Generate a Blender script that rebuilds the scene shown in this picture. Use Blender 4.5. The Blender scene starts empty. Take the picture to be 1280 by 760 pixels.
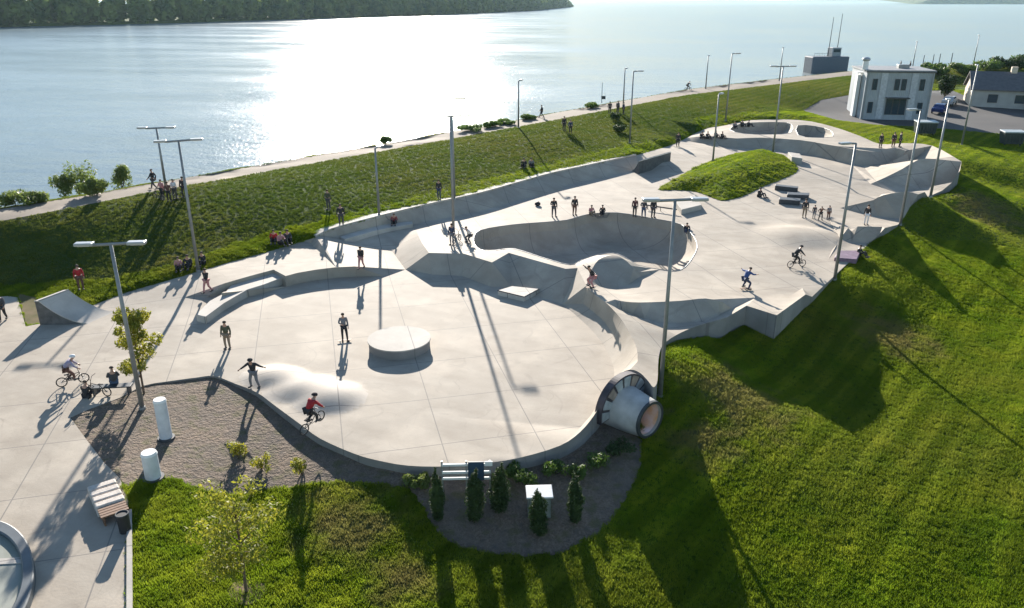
import bpy, bmesh, math, random
import numpy as np
from mathutils import Vector, Matrix, noise
from mathutils.geometry import delaunay_2d_cdt
from mathutils.bvhtree import BVHTree
random.seed(7); RNG = np.random.RandomState(3)
C = bpy.context.scene.collection
R = math.radians
# ------------------------------------------------------------------ camera
H = 18.0; F = 978.0; PITCH = R(21.2); CP, SP = math.cos(PITCH), math.sin(PITCH)
cam = bpy.data.objects.new('camera', bpy.data.cameras.new('camera')); C.objects.link(cam)
cam.location = (0, 0, H); cam.rotation_euler = (R(90)-PITCH, 0, 0)
cam.data.sensor_width = 36; cam.data.lens = F/1280*36; cam.data.clip_end = 90000; cam.data.clip_start = .5
bpy.context.scene.camera = cam
def ray(px, py):
    dx = px-640; dy = py-380
    return Vector((dx, F*CP-dy*SP, -(dy*CP+F*SP)))
def P(px, py, z=0.0):                       # point of the place seen in direction (px,py) of the photo, at height z
    d = ray(px, py); t = (z-H)/d.z
    return Vector((d.x*t, d.y*t, z))
def height_to(x, y, py):                    # height above z=0 of the point over (x,y) seen in row py
    dy = py-380; a = PITCH+math.atan(dy/F)
    return H-y*math.tan(a)
# ------------------------------------------------------------------ materials
def mat(name, col, rough=.8, noise_amt=.12, nscale=3, bump=0, bscale=20, metal=0, spec=.5, transl=0, col2=None):
    m = bpy.data.materials.new(name); m.use_nodes = True; nt = m.node_tree; N = nt.nodes; L = nt.links
    b = N['Principled BSDF']; b.inputs['Roughness'].default_value = rough; b.inputs['Metallic'].default_value = metal
    b.inputs['Specular IOR Level'].default_value = spec
    tc = N.new('ShaderNodeTexCoord')
    n = N.new('ShaderNodeTexNoise'); n.inputs['Scale'].default_value = nscale; n.inputs['Detail'].default_value = 6
    L.new(tc.outputs['Object'], n.inputs['Vector'])
    mx = N.new('ShaderNodeMix'); mx.data_type = 'RGBA'
    c = np.array(col); c2 = np.array(col2) if col2 is not None else np.clip(c*(1+noise_amt*2), 0, 1)
    lo = c*(1-noise_amt) if col2 is None else c
    mx.inputs['A'].default_value = (*lo, 1); mx.inputs['B'].default_value = (*c2, 1)
    rp = N.new('ShaderNodeMapRange'); rp.inputs['From Min'].default_value = .3; rp.inputs['From Max'].default_value = .7
    L.new(n.outputs['Fac'], rp.inputs['Value']); L.new(rp.outputs['Result'], mx.inputs['Factor'])
    L.new(mx.outputs['Result'], b.inputs['Base Color'])
    if bump:
        n2 = N.new('ShaderNodeTexNoise'); n2.inputs['Scale'].default_value = bscale; n2.inputs['Detail'].default_value = 8
        L.new(tc.outputs['Object'], n2.inputs['Vector'])
        bp = N.new('ShaderNodeBump'); bp.inputs['Strength'].default_value = bump; bp.inputs['Distance'].default_value = .05
        L.new(n2.outputs['Fac'], bp.inputs['Height']); L.new(bp.outputs['Normal'], b.inputs['Normal'])
    if transl:
        t = N.new('ShaderNodeBsdfTranslucent'); L.new(mx.outputs['Result'], t.inputs['Color'])
        ms = N.new('ShaderNodeMixShader'); ms.inputs['Fac'].default_value = transl
        L.new(b.outputs['BSDF'], ms.inputs[1]); L.new(t.outputs['BSDF'], ms.inputs[2])
        L.new(ms.outputs['Shader'], N['Material Output'].inputs['Surface'])
    return m
class NB:                                    # tiny node builder
    def __init__(s, name):
        s.m = bpy.data.materials.new(name); s.m.use_nodes = True; s.N = s.m.node_tree.nodes; s.L = s.m.node_tree.links
        s.b = s.N['Principled BSDF']; s.geo = s.N.new('ShaderNodeNewGeometry').outputs['Position']
    def mapped(s, scale=(1,1,1), rot=0):
        n = s.N.new('ShaderNodeMapping'); n.inputs['Scale'].default_value = scale; n.inputs['Rotation'].default_value = (0,0,rot)
        s.L.new(s.geo, n.inputs['Vector']); return n.outputs[0]
    def rot_then_scale(s, scale, rot):
        a = s.mapped((1,1,1), rot); n = s.N.new('ShaderNodeMapping'); n.inputs['Scale'].default_value = scale
        s.L.new(a, n.inputs['Vector']); return n.outputs[0]
    def noise(s, scale, detail=6, vec=None, lo=.3, hi=.7, rough=.55):
        n = s.N.new('ShaderNodeTexNoise'); n.inputs['Scale'].default_value = scale; n.inputs['Detail'].default_value = detail
        n.inputs['Roughness'].default_value = rough
        s.L.new(vec or s.geo, n.inputs['Vector'])
        return s.rng(n.outputs['Fac'], lo, hi)
    def rng(s, v, lo, hi, a=0, b=1):
        r = s.N.new('ShaderNodeMapRange'); r.inputs['From Min'].default_value = lo; r.inputs['From Max'].default_value = hi
        r.inputs['To Min'].default_value = a; r.inputs['To Max'].default_value = b
        s.L.new(v, r.inputs['Value']); return r.outputs['Result']
    def math(s, op, a, b):
        n = s.N.new('ShaderNodeMath'); n.operation = op
        for i, v in enumerate((a, b)):
            if isinstance(v, (int, float)): n.inputs[i].default_value = v
            else: s.L.new(v, n.inputs[i])
        return n.outputs[0]
    def mix(s, f, a, b, blend='MIX'):
        n = s.N.new('ShaderNodeMix'); n.data_type = 'RGBA'; n.blend_type = blend
        for k, v in (('Factor', f), ('A', a), ('B', b)):
            if isinstance(v, (int, float)): n.inputs[k].default_value = v
            elif isinstance(v, tuple): n.inputs[k].default_value = (*v, 1)
            else: s.L.new(v, n.inputs[k])
        return n.outputs['Result']
    def bump(s, h, strength=.5, dist=.05):
        n = s.N.new('ShaderNodeBump'); n.inputs['Strength'].default_value = strength; n.inputs['Distance'].default_value = dist
        s.L.new(h, n.inputs['Height']); s.L.new(n.outputs[0], s.b.inputs['Normal'])
    def patch(s, x, y, r):
        a = s.N.new('ShaderNodeMapping'); a.vector_type = 'POINT'; a.inputs['Location'].default_value = (-x, -y, 0); s.L.new(s.geo, a.inputs['Vector'])
        b = s.N.new('ShaderNodeMapping'); b.inputs['Scale'].default_value = (1, 1, 0); s.L.new(a.outputs[0], b.inputs['Vector'])
        l = s.N.new('ShaderNodeVectorMath'); l.operation = 'LENGTH'; s.L.new(b.outputs[0], l.inputs[0])
        d = s.math('ADD', s.math('DIVIDE', l.outputs['Value'], r), s.math('MULTIPLY', s.noise(.8, 6, lo=.3, hi=.7), .9))
        return s.rng(d, 1.5, .7)
    def out(s, col, rough=.85, spec=.3):
        s.L.new(col, s.b.inputs['Base Color']); s.b.inputs['Roughness'].default_value = rough
        s.b.inputs['Specular IOR Level'].default_value = spec; return s.m
def m_concrete(name, a, b2, stain):
    n = NB(name)
    big = n.noise(.11, 5); mid = n.noise(.8, 8, lo=.25, hi=.75); fine = n.noise(9, 4)
    # brushed wipes and tyre marks, stretched
    w = n.noise(.5, 6, vec=n.rot_then_scale((.35, 2.2, 1), R(25)), lo=.45, hi=.8)
    c = n.mix(big, a, b2); c = n.mix(n.math('MULTIPLY', mid, .6), c, stain); c = n.mix(n.math('MULTIPLY', w, .55), c, stain); c = n.mix(n.math('MULTIPLY', n.noise(.33, 7, lo=.5, hi=.72), .5), c, tuple(min(1, x*1.35) for x in a))
    c = n.mix(n.math('MULTIPLY', fine, .12), c, (.2, .19, .18))
    for sc_, rot_, th in ((.16, 10, .012), (.23, 65, .009), (.31, -30, .007)):
        q = n.N.new('ShaderNodeTexNoise'); q.inputs['Scale'].default_value = sc_; q.inputs['Detail'].default_value = 1.5; n.L.new(n.mapped((1,1,1), R(rot_)), q.inputs['Vector'])
        ln = n.math('LESS_THAN', n.math('ABSOLUTE', n.math('SUBTRACT', q.outputs['Fac'], .5), 0), th*.35)
        c = n.mix(n.math('MULTIPLY', n.math('MULTIPLY', ln, n.noise(.7, 3, lo=.45, hi=.6)), .13), c, (.09,.08,.075))
    br = n.N.new('ShaderNodeTexBrick'); br.offset = 0; br.inputs['Scale'].default_value = 1
    br.inputs['Brick Width'].default_value = 4.2; br.inputs['Row Height'].default_value = 4.2; br.inputs['Mortar Size'].default_value = .028
    br.inputs['Mortar Smooth'].default_value = .2
    n.L.new(n.mapped((1,1,1), R(-14)), br.inputs['Vector'])
    c = n.mix(n.math('MULTIPLY', br.outputs['Fac'], .75), c, (.16, .15, .14))
    n.bump(n.math('ADD', mid, fine), .25, .01)
    return n.out(c, .8, .2)
DRY = [(P(x, y, z).x, P(x, y, z).y, r) for x, y, z, r in ((440,655,-.8,2.4),(500,720,-1.2,1.6),(925,505,-1,3.5),(880,560,-1.2,2),(1120,410,-.8,3),(1230,270,-.6,4))]
M = {}
M['conc'] = m_concrete('smooth_concrete', (.45,.39,.31), (.395,.352,.29), (.27,.225,.175))
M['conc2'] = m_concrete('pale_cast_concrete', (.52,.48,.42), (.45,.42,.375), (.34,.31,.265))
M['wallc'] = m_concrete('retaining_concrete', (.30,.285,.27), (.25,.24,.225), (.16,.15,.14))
def m_grass(name, gr, yel, brown, stripe=True, mud=.5):
    n = NB(name)
    big = n.noise(.07, 5, lo=.35, hi=.65); mid = n.noise(.6, 6); fine = n.noise(6, 8, lo=.25, hi=.75, rough=.7)
    st = n.noise(.9, 6, vec=n.rot_then_scale((.07, 1.3, 1), R(-50)), lo=.38, hi=.66)
    dark = tuple(x*.45 for x in gr)
    c = n.mix(mid, gr, yel); c = n.mix(n.math('MULTIPLY', big, mud), c, brown)
    c = n.mix(n.math('MULTIPLY', st, .55 if stripe else .2), c, dark)
    c = n.mix(n.math('MULTIPLY', fine, .55), c, dark)
    for (x_, y_, r_) in DRY: c = n.mix(n.math('MULTIPLY', n.patch(x_, y_, r_), .62), c, (.17,.13,.07))
    n.bump(n.math('ADD', fine, n.math('MULTIPLY', st, .7)), .9, .12)
    return n.out(c, .95, .08)
M['grass'] = m_grass('mown_grass', (.07,.14,.006), (.15,.21,.012), (.15,.13,.035))
def m_blade(a=(.16,.27,.012), b=(.37,.42,.03)):
    n = NB('grass_blade'); c = n.mix(n.noise(.5, 6), a, b); c = n.mix(n.math('MULTIPLY', n.noise(.07, 5, lo=.4, hi=.7), .5), c, (.26,.22,.06))
    c = n.mix(n.math('MULTIPLY', n.noise(.9, 6, vec=n.rot_then_scale((.07, 1.3, 1), R(-50)), lo=.38, hi=.65), .45), c, (.06,.11,.006))
    wv = n.N.new('ShaderNodeTexWave'); wv.bands_direction = 'Y'; wv.inputs['Scale'].default_value = .21; wv.inputs['Distortion'].default_value = 2.2; wv.inputs['Detail Scale'].default_value = .5
    n.L.new(n.rot_then_scale((.5, 1, 1), R(-50)), wv.inputs['Vector']); c = n.mix(n.math('MULTIPLY', n.rng(wv.outputs['Fac'], .35, .65), .35), c, (.06,.11,.006))
    for (x_, y_, r_) in DRY: c = n.mix(n.math('MULTIPLY', n.patch(x_, y_, r_), .62), c, (.30,.23,.10))
    m = n.out(c, .8, .06); t = n.N.new('ShaderNodeBsdfTranslucent'); n.L.new(c, t.inputs['Color']); ms = n.N.new('ShaderNodeMixShader'); ms.inputs['Fac'].default_value = .5
    n.L.new(n.b.outputs[0], ms.inputs[1]); n.L.new(t.outputs[0], ms.inputs[2]); n.L.new(ms.outputs[0], n.N['Material Output'].inputs['Surface']); return m
M['blade'] = m_blade(); M['blade_shaded'] = m_blade((.09,.14,.025), (.165,.19,.04))  # levee blades darker, the slope's shade in their colour
M['grass_shaded'] = m_grass('levee_grass', (.055,.10,.02), (.10,.14,.028), (.09,.085,.04), False, .5)  # levee slope's shade away from the sun put into a duller green
g = NB('gravel'); v = g.N.new('ShaderNodeTexVoronoi'); v.inputs['Scale'].default_value = 15; v.inputs['Randomness'].default_value = 1; g.L.new(g.geo, v.inputs['Vector'])
c = g.mix(v.outputs['Color'], (.115,.082,.055), (.255,.19,.14)); c = g.mix(g.math('MULTIPLY', g.noise(.5, 6), .7), c, (.13,.11,.09)); c = g.mix(g.noise(3, 4, lo=.5, hi=.8), c, (.09,.08,.07)); c = g.mix(g.math('MULTIPLY', g.noise(1.7, 5, lo=.52, hi=.66), .7), c, (.10,.095,.04))
g.bump(g.math('ADD', g.math('MULTIPLY', v.outputs['Distance'], .6), g.noise(5, 6)), .8, .05); M['gravel'] = g.out(c, .9, .2)
g = NB('path_surface'); c = g.mix(g.noise(.4, 6), (.27,.225,.17), (.22,.185,.15)); c = g.mix(g.noise(5, 4), c, (.20,.17,.135)); M['path'] = g.out(c, .9, .2)
g = NB('asphalt'); c = g.mix(g.noise(.2, 6), (.075,.072,.07), (.12,.112,.105)); c = g.mix(g.noise(12, 3), c, (.06,.06,.06)); M['asphalt'] = g.out(c, .85, .3)
g = NB('bare_soil'); c = g.mix(g.noise(.9, 6), (.20,.15,.09), (.10,.10,.035)); M['soil'] = g.out(c, .95, .1)
M['galv'] = mat('galvanised_steel', (.24,.25,.25), .5, .08, 4, metal=.4)
M['lampw'] = mat('pale_lamp_housing', (.38,.39,.39), .35, .05, metal=.2)
M['dark'] = mat('dark_metal', (.04,.045,.05), .5, .1)
M['panel'] = mat('ramp_shade', (.10,.095,.09), .8, .25, 3)  # dark colour standing in for the shade under the open ramp
M['beige'] = mat('beige_cast_stone', (.50,.44,.38), .8, .15, 4, bump=.3)
M['black'] = mat('black_rubber', (.02,.02,.022), .7, .1)
M['white'] = mat('white_paint', (.72,.72,.70), .5, .05, 6)
M['glass'] = mat('window_glass', (.03,.05,.07), .1, .1)
M['wood'] = mat('brown_wood', (.17,.09,.05), .7, .2, 8)
M['bark'] = mat('bark', (.11,.075,.05), .9, .25, 12)
M['leafy'] = mat('yellow_green_leaves', (.38,.33,.03), .6, .2, 3, transl=.5, col2=(.20,.24,.03))
M['leafyg'] = mat('olive_green_leaves', (.33,.31,.03), .6, .2, 3, transl=.5, col2=(.17,.2,.025))
M['leafg'] = mat('green_leaves', (.06,.12,.02), .6, .2, 3, transl=.4, col2=(.13,.19,.03))
M['leafd'] = mat('conifer_leaves', (.018,.04,.010), .7, .2, 3, transl=.25, col2=(.05,.085,.015))
M['leafr'] = mat('reed_leaves', (.20,.24,.05), .6, .2, 3, transl=.5, col2=(.10,.15,.04))
M['forest'] = mat('far_forest_leaves', (.06,.11,.04), .8, .2, .06, transl=.3, col2=(.22,.27,.06))
M['skin'] = mat('skin', (.45,.26,.18), .5, .05)
_cc = {}
def cloth(col, name='fabric'):
    k = tuple(col)
    if k not in _cc: _cc[k] = mat(name, col, .85, .08, 12)
    return _cc[k]
# ------------------------------------------------------------------ object helpers
def obj(name, me, m=None, parent=None, smooth=False):
    o = bpy.data.objects.new(name, me); C.objects.link(o)
    if m and not me.materials: me.materials.append(m)
    if parent: o.parent = parent
    if smooth: me.polygons.foreach_set('use_smooth', [True]*len(me.polygons))
    return o
def bm_obj(name, bm, m, parent=None, smooth=False):
    me = bpy.data.meshes.new(name); bm.normal_update(); bm.to_mesh(me); bm.free()
    return obj(name, me, m, parent, smooth)
def tag(o, label, cat, group=None):
    o['label'] = label; o['category'] = cat
    if group: o['group'] = group
    return o
def struct(o, kind='structure'): o['kind'] = kind; return o
def empty(name, loc, rz=0):
    o = bpy.data.objects.new(name, None); C.objects.link(o); o.empty_display_size = .3
    o.location = loc; o.rotation_euler = (0, 0, rz); return o
def box(bm, c, s, rot=None, bev=0):
    mt = Matrix.Translation(c) @ (rot.to_4x4() if rot else Matrix()) @ Matrix.Diagonal((*s, 1))
    r = bmesh.ops.create_cube(bm, size=1, matrix=mt)
    if bev:
        es = list({e for v in r['verts'] for e in v.link_edges})
        bmesh.ops.bevel(bm, geom=es, offset=bev, segments=2, affect='EDGES', profile=.5)
def tube(bm, a, b, r1, r2=None, n=8, cap=True):
    a = Vector(a); b = Vector(b); r2 = r1 if r2 is None else r2
    d = b-a; L_ = d.length
    if L_ < 1e-5: return
    q = d.to_track_quat('Z', 'Y')
    bmesh.ops.create_cone(bm, cap_ends=cap, segments=n, radius1=r1, radius2=r2, depth=L_, matrix=Matrix.Translation((a+b)/2) @ q.to_matrix().to_4x4())
def ball(bm, c, s, sub=2):
    bmesh.ops.create_icosphere(bm, subdivisions=sub, radius=1, matrix=Matrix.Translation(c) @ Matrix.Diagonal((*s, 1)))
def torus(bm, c, Rr, r, axis='X', n=28, k=6):
    vs = []
    for i in range(n):
        a = 2*math.pi*i/n; row = []
        for j in range(k):
            b = 2*math.pi*j/k; q = Rr+r*math.cos(b); w = r*math.sin(b)
            p = (w, q*math.cos(a), q*math.sin(a)) if axis == 'X' else (q*math.cos(a), q*math.sin(a), w)
            row.append(bm.verts.new(Vector(c)+Vector(p)))
        vs.append(row)
    for i in range(n):
        for j in range(k):
            bm.faces.new((vs[i][j], vs[(i+1)%n][j], vs[(i+1)%n][(j+1)%k], vs[i][(j+1)%k]))
def prism(bm, pts, z0, z1):                  # pts world XY ring
    lo = [bm.verts.new((p[0], p[1], z0)) for p in pts]; hi = [bm.verts.new((p[0], p[1], z1)) for p in pts]
    n = len(pts)
    fs = [bm.faces.new(hi), bm.faces.new(lo[::-1])]
    for i in range(n): fs.append(bm.faces.new((lo[i], lo[(i+1)%n], hi[(i+1)%n], hi[i])))
    bmesh.ops.recalc_face_normals(bm, faces=bm.faces[:])
def copy_tree(o, parent=None):
    c = o.copy(); C.objects.link(c); c.parent = parent
    for ch in [x for x in bpy.data.objects if x.parent == o]: copy_tree(ch, c)
    return c
def catmull(pts, sub=4, closed=False):
    out = []; n = len(pts); pts = [Vector(p) for p in pts]
    rngs = range(n) if closed else range(n-1)
    for i in rngs:
        g_ = (lambda k: pts[k % n]) if closed else (lambda k: pts[max(0, min(n-1, k))])
        p0, p1, p2, p3 = g_(i-1), g_(i), g_(i+1), g_(i+2)
        for s in range(sub):
            t = s/sub
            out.append(.5*((2*p1)+(-p0+p2)*t+(2*p0-5*p1+4*p2-p3)*t*t+(-p0+3*p1-3*p2+p3)*t**3))
    if not closed: out.append(pts[-1])
    return out
def inpoly(x, y, poly):
    r = False; n = len(poly); j = n-1
    for i in range(n):
        xi, yi = poly[i][0], poly[i][1]; xj, yj = poly[j][0], poly[j][1]
        if (yi > y) != (yj > y) and x < (xj-xi)*(y-yi)/(yj-yi)+xi: r = not r
        j = i
    return r
def UP(lst): return [P(*p) for p in lst]
# ------------------------------------------------------------------ PARK SURFACE
outA = UP([(-150,385,0),(10,370,0),(22,372,0),(32,408,0),(75,400,0),(112,383,0)])
outB = catmull(UP([(112,383,0),(160,365,.2),(205,352,.4),(245,340,.6),(290,327,.7),(330,316,.75),(378,302,.8),(395,296,1.15),(415,287,1.4),(470,272,1.6),(540,255,1.6),(600,242,1.6),(650,228,1.6),(690,217,1.6),(740,206,1.6),(795,194,1.5),(820,187,1.2),(845,179,.9),(868,167,.9),(885,160,1.3),(905,157,1.6),(940,150,1.8),(1000,150,1.8),(1040,158,1.8),(1075,170,1.8),(1100,180,1.8),(1130,179,2.3),(1165,182,2.6),(1202,202,2.7)]), 3)
outC = UP([(1200,213,2.2),(1190,228,1.5),(1178,238,.9),(1160,246,.7),(1156,240,2.3),(1148,243,2.3),(1138,258,1.3),(1130,272,.6),(1122,281,.6),(1106,285,1.8),(1096,296,1.1),(1086,305,.6),(1050,338,.6),(1015,371,.6),(1007,368,.9),(971,394,.9),(933,382,.9),(908,397,.7)])
outD = catmull(UP([(908,397,.7),(870,408,.6),(845,419,.6),(828,432,.8),(823,450,1.0),(822,475,1.2),(817,484,1.3),(810,476,1.3),(800,466,1.3),(787,462,1.3),(770,470,1.2),(758,485,1.0),(750,505,.7),(742,520,.4),(725,540,.15),(700,557,0),(650,572,0),(600,580,0),(560,583,0),(510,582,0),(470,575,0),(440,566,0),(400,548,.05),(375,530,.1),(345,508,.1),(320,490,.05),(295,480,0),(268,470,0),(245,472,0),(215,476,0),(180,482,0),(150,497,0),(115,510,0),(88,522,0)]), 3)
outE = UP([(88,522,0),(110,552,0),(130,578,0),(150,598,0),(160,625,0),(160,665,0),(160,760,0),(160,900,0),(-250,900,0),(-400,600,0)])
outline = outA[:-1]+outB[:-1]+[outB[-1]]+outC[:-1]+outD[:-1]+outE
lines = [(outline, True)]
def line(l, smooth=0, closed=False):
    p = UP(l)
    if smooth: p = catmull(p, smooth, closed)
    lines.append((p, closed)); return p
T1a = line([(527,303,1.1),(536,316,1.2),(580,317,1.2),(615,328,1.25),(636,316,1.35),(707,336,1.4),(722,335,1.4),(733,357,1.4)])
T1b = line([(733,357,1.4),(742,367,1.4),(757,378,1.4),(775,397,1.35),(788,418,1.3),(796,436,1.3),(797,452,1.3)], 3)
line([(490,314,.1),(507,337,0),(540,343,0),(578,345,0),(612,358,0),(640,360,0),(703,380,0),(722,396,0)])
line([(722,396,0),(738,411,0),(752,428,0),(763,448,0),(768,468,0),(762,486,0),(748,505,0),(738,520,0),(722,538,0)], 3)
line([(729,380,.45),(742,390,.42),(757,404,.4),(769,424,.4),(777,445,.4),(780,462,.4)], 2)
# far bank along the levee grass
line([(388,304,.7),(430,299,.6),(470,289,.6),(520,280,.6),(560,272,.6),(600,264,.6),(650,250,.6),(700,239,.6),(706,232,.6),(750,222,.6),(797,212,.6)])
# upper deck with a vertical step down to the plaza
def step(l, zt, zb, off=(0, -.04)):
    a = UP([(x, y, zt) for x, y in l]); b = [Vector((p.x+off[0], p.y+off[1], zb)) for p in a]
    lines.append((a, False)); lines.append((b, False))
step([(443,333),(420,334),(395,337),(372,341),(357,345),(342,337),(312,345),(281,354),(277,366)], .75, .0)
line([(262,398,.05),(245,404,.05),(200,430,0)]); line([(470,300,.5),(520,288,.7),(560,280,.7)]); line([(450,352,0),(480,345,0)])
line([(230,372,.35),(258,372,.25),(215,400,.1)])
# right-hand banks facing the camera
line([(760,371,1.3),(775,376,1.3),(800,378,1.3),(850,376,1.35),(882,373,1.35),(904,378,1.2)], 3)
line([(772,384,1.0),(790,393,.55),(815,401,.5),(850,404,.5),(885,401,.5),(902,392,.6)], 3)
line([(738,340,1.6),(748,325,2.0),(765,319,2.1),(780,324,2.0),(792,336,1.6),(797,348,1.1)], 3)
line([(742,352,1.3),(752,358,1.1),(768,360,1.0),(785,356,1.0)], 2)
def bank(l, run, zb, smooth=0, dx=0, ends=True):
    t = line(l, smooth); b = [Vector((p.x+dx, p.y-run, min(zb, p.z))) for p in t]
    lines.append((b, False)); return t
bank([(1056,288,.8),(1060,285,1.4),(1072,283,1.6),(1103,283.5,1.7)], 1.1, .55)
bank([(1083,258,.8),(1092,250,1.6),(1104,244,2.1),(1126,240,2.3),(1144,240.5,2.3)], 2.2, .5, 2)
bank([(1088,230,.7),(1106,222,1.2),(1128,211,1.9),(1148,199.5,2.6),(1166,198.5,2.7),(1186,200.5,2.7)], 2.8, .3, 2)
bank([(862,172,.9),(885,170,1.4),(920,173,1.6),(950,172,1.7),(1000,175,1.9),(1030,180,2.0),(1059,185,2.1),(1085,190,1.9),(1092,194,1.5),(1107,186,2.1),(1128,185,2.2),(1134,192,2.0)], 1.6, .55, 2)
line([(870,215,.6),(905,232,.6),(1000,240,.6),(1050,260,.6)]); line([(900,300,.6),(930,330,.6)]); line([(1035,270,.6),(1050,300,.6),(1035,325,.6),(960,340,.6)])
line([(640,262,.6),(700,255,.6),(780,250,.6),(820,262,.6),(890,285,.6)])
line([(915,386,.75),(945,372,.65),(985,372,.65),(1003,360,.65)])
line([(560,440,0),(650,470,0),(560,520,0)]); line([(200,450,0),(90,440,0),(60,560,0),(100,660,0)])
def offset_ring(pts, d):
    n = len(pts); out = []
    area = sum(pts[i].x*pts[(i+1)%n].y-pts[(i+1)%n].x*pts[i].y for i in range(n))
    s = 1 if area > 0 else -1
    for i in range(n):
        a, b, c_ = pts[i-1], pts[i], pts[(i+1)%n]
        t = Vector((c_.x-a.x, c_.y-a.y)).normalized(); nrm = Vector((-t.y, t.x))*s
        out.append(Vector((b.x+nrm.x*d, b.y+nrm.y*d, b.z)))
    return out
bowls = []
def bowl(l, floor_z, run, sub=3):
    rim = catmull(UP(l), sub, True); bowls.append(rim)
    for o_, f in [(0, 0)]+[(1-math.cos(a*math.pi/18)*1.0, math.sin(a*math.pi/18)) for a in range(2, 9)]+[(1, 1)]:
        r = offset_ring(rim, run*o_)
        r = [Vector((p.x, p.y, q.z*(1-f)+floor_z*f)) for p, q in zip(r, rim)]
        lines.append((r, True))
bowl([(592,301,.75),(600,288,.65),(640,281,.6),(677,278,.6),(709,275,.6),(735,268,.6),(772,266,.6),(815,273,.6),(852,281,.6),(871,303,.6),(866,322,.7),(850,338,.85),(825,337,.95),(797,331,1.05),(782,322,1.2),(765,316,1.25),(746,319,1.3),(728,325,1.35),(712,331,1.38),(678,322,1.35),(642,311,1.3),(620,313,1.05),(600,312,.9)], -1.6, 2.4)
bowl([(912,162,1.75),(925,155,1.8),(950,153,1.8),(975,153,1.8),(989,155,1.8),(989,166,1.75),(960,168,1.7),(930,167,1.7)], .4, 1.5, 2)
bowl([(997,157,1.8),(1020,158,1.8),(1038,163,1.8),(1041,171,1.75),(1018,172,1.75),(998,169,1.75)], .4, 1.5, 2)
bumps = [(P(345,468,.2), 1.85, 1.4, .38, R(-20)), (P(412,494,.2), 1.7, 1.75, .38, 0), (P(378,482,.2), 1.9, 1.6, .34, 0), (P(1000,292,.8), 3.4, 3.4, .42, 0)]
def bump_z(x, y):
    z = 0
    for c_, rx, ry, h, a in bumps:
        dx, dy = x-c_.x, y-c_.y; u = (dx*math.cos(a)+dy*math.sin(a))/rx; v = (-dx*math.sin(a)+dy*math.cos(a))/ry
        d = math.sqrt(u*u+v*v)
        if d < 1.15: z += (h*(1-(d/1.15)**2)**1.7)**2
    return math.sqrt(z)
def cdt(vlist, elist, zlist):
    v2 = [Vector((p[0], p[1])) for p in vlist]
    ov, oe, of, o_v, o_e, o_f = delaunay_2d_cdt(v2, elist, [], 0, 1e-4)
    zs = []
    for i, src in enumerate(o_v): zs.append(zlist[src[0]] if src else None)
    return ov, of, zs
V, E, Z = [], [], []
for pts, closed in lines:
    b0 = len(V)
    for p in pts: V.append((p.x, p.y)); Z.append(p.z)
    n = len(pts)
    E += [(b0+i, b0+i+1) for i in range(n-1)]
    if closed: E.append((b0+n-1, b0))
ov, of, zs = cdt(V, E, Z)
def fill_z(ov, of, zs):
    for _ in range(6):
        if None not in zs: break
        nb = {}
        for f in of:
            for i in f:
                if zs[i] is None: nb.setdefault(i, set()).update(f)
        for i, s in nb.items():
            c_ = [(1/(1e-3+(ov[j]-ov[i]).length), zs[j]) for j in s if zs[j] is not None]
            if c_: zs[i] = sum(a*b for a, b in c_)/sum(a for a, b in c_)
    return [0 if z is None else z for z in zs]
zs = fill_z(ov, of, zs)
b1 = BVHTree.FromPolygons([Vector((p.x, p.y, z)) for p, z in zip(ov, zs)], [list(f) for f in of])
def base_z(x, y):
    h = b1.ray_cast(Vector((x, y, 50)), Vector((0, 0, -1))); return h[0].z if h[0] else 0
for c_, rx, ry, h, a in bumps:               # dense points where the floor swells
    s = .22 if max(rx, ry) < 2.5 else .35; k = int(max(rx, ry)*1.4/s)
    for i in range(-k, k+1):
        for j in range(-k, k+1):
            x, y = c_.x+i*s+.03, c_.y+j*s+.02
            if inpoly(x, y, outline): V.append((x, y)); Z.append(base_z(x, y))
ov, of, zs = cdt(V, E, Z); zs = fill_z(ov, of, zs)
isl = catmull(UP([(822,237,.6),(845,224,.6),(870,210,.6),(900,198,.6),(935,191,.6),(970,192,.6),(988,200,.6),(997,212,.6),(985,222,.6),(955,233,.6),(930,245,.6),(905,251,.6),(895,249,.6),(870,240,.6),(845,238,.6)]), 3, True)
pv = [Vector((p.x, p.y, z+bump_z(p.x, p.y))) for p, z in zip(ov, zs)]
pf = []
for f in of:
    c_ = (ov[f[0]]+ov[f[1]]+ov[f[2]])/3
    if inpoly(c_.x, c_.y, outline):
        a, b, d = (pv[i] for i in f)
        pf.append(tuple(f) if (b-a).cross(d-a).z >= 0 else tuple(f[::-1]))
me = bpy.data.meshes.new('skatepark_pavement'); me.from_pydata(pv, [], pf); me.validate()
park = struct(obj('skatepark_pavement', me, M['conc'], smooth=True))
me.set_sharp_from_angle(angle=R(15)); me.materials.append(m_concrete('pale_hump_concrete', (.48,.43,.365), (.44,.40,.34), (.33,.28,.23)))
for pl in me.polygons:
    x, y, _ = pl.center
    if y < 45 and x < 0 and bump_z(x, y) > .015: pl.material_index = 1
parkbvh = BVHTree.FromPolygons(pv, pf)
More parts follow.
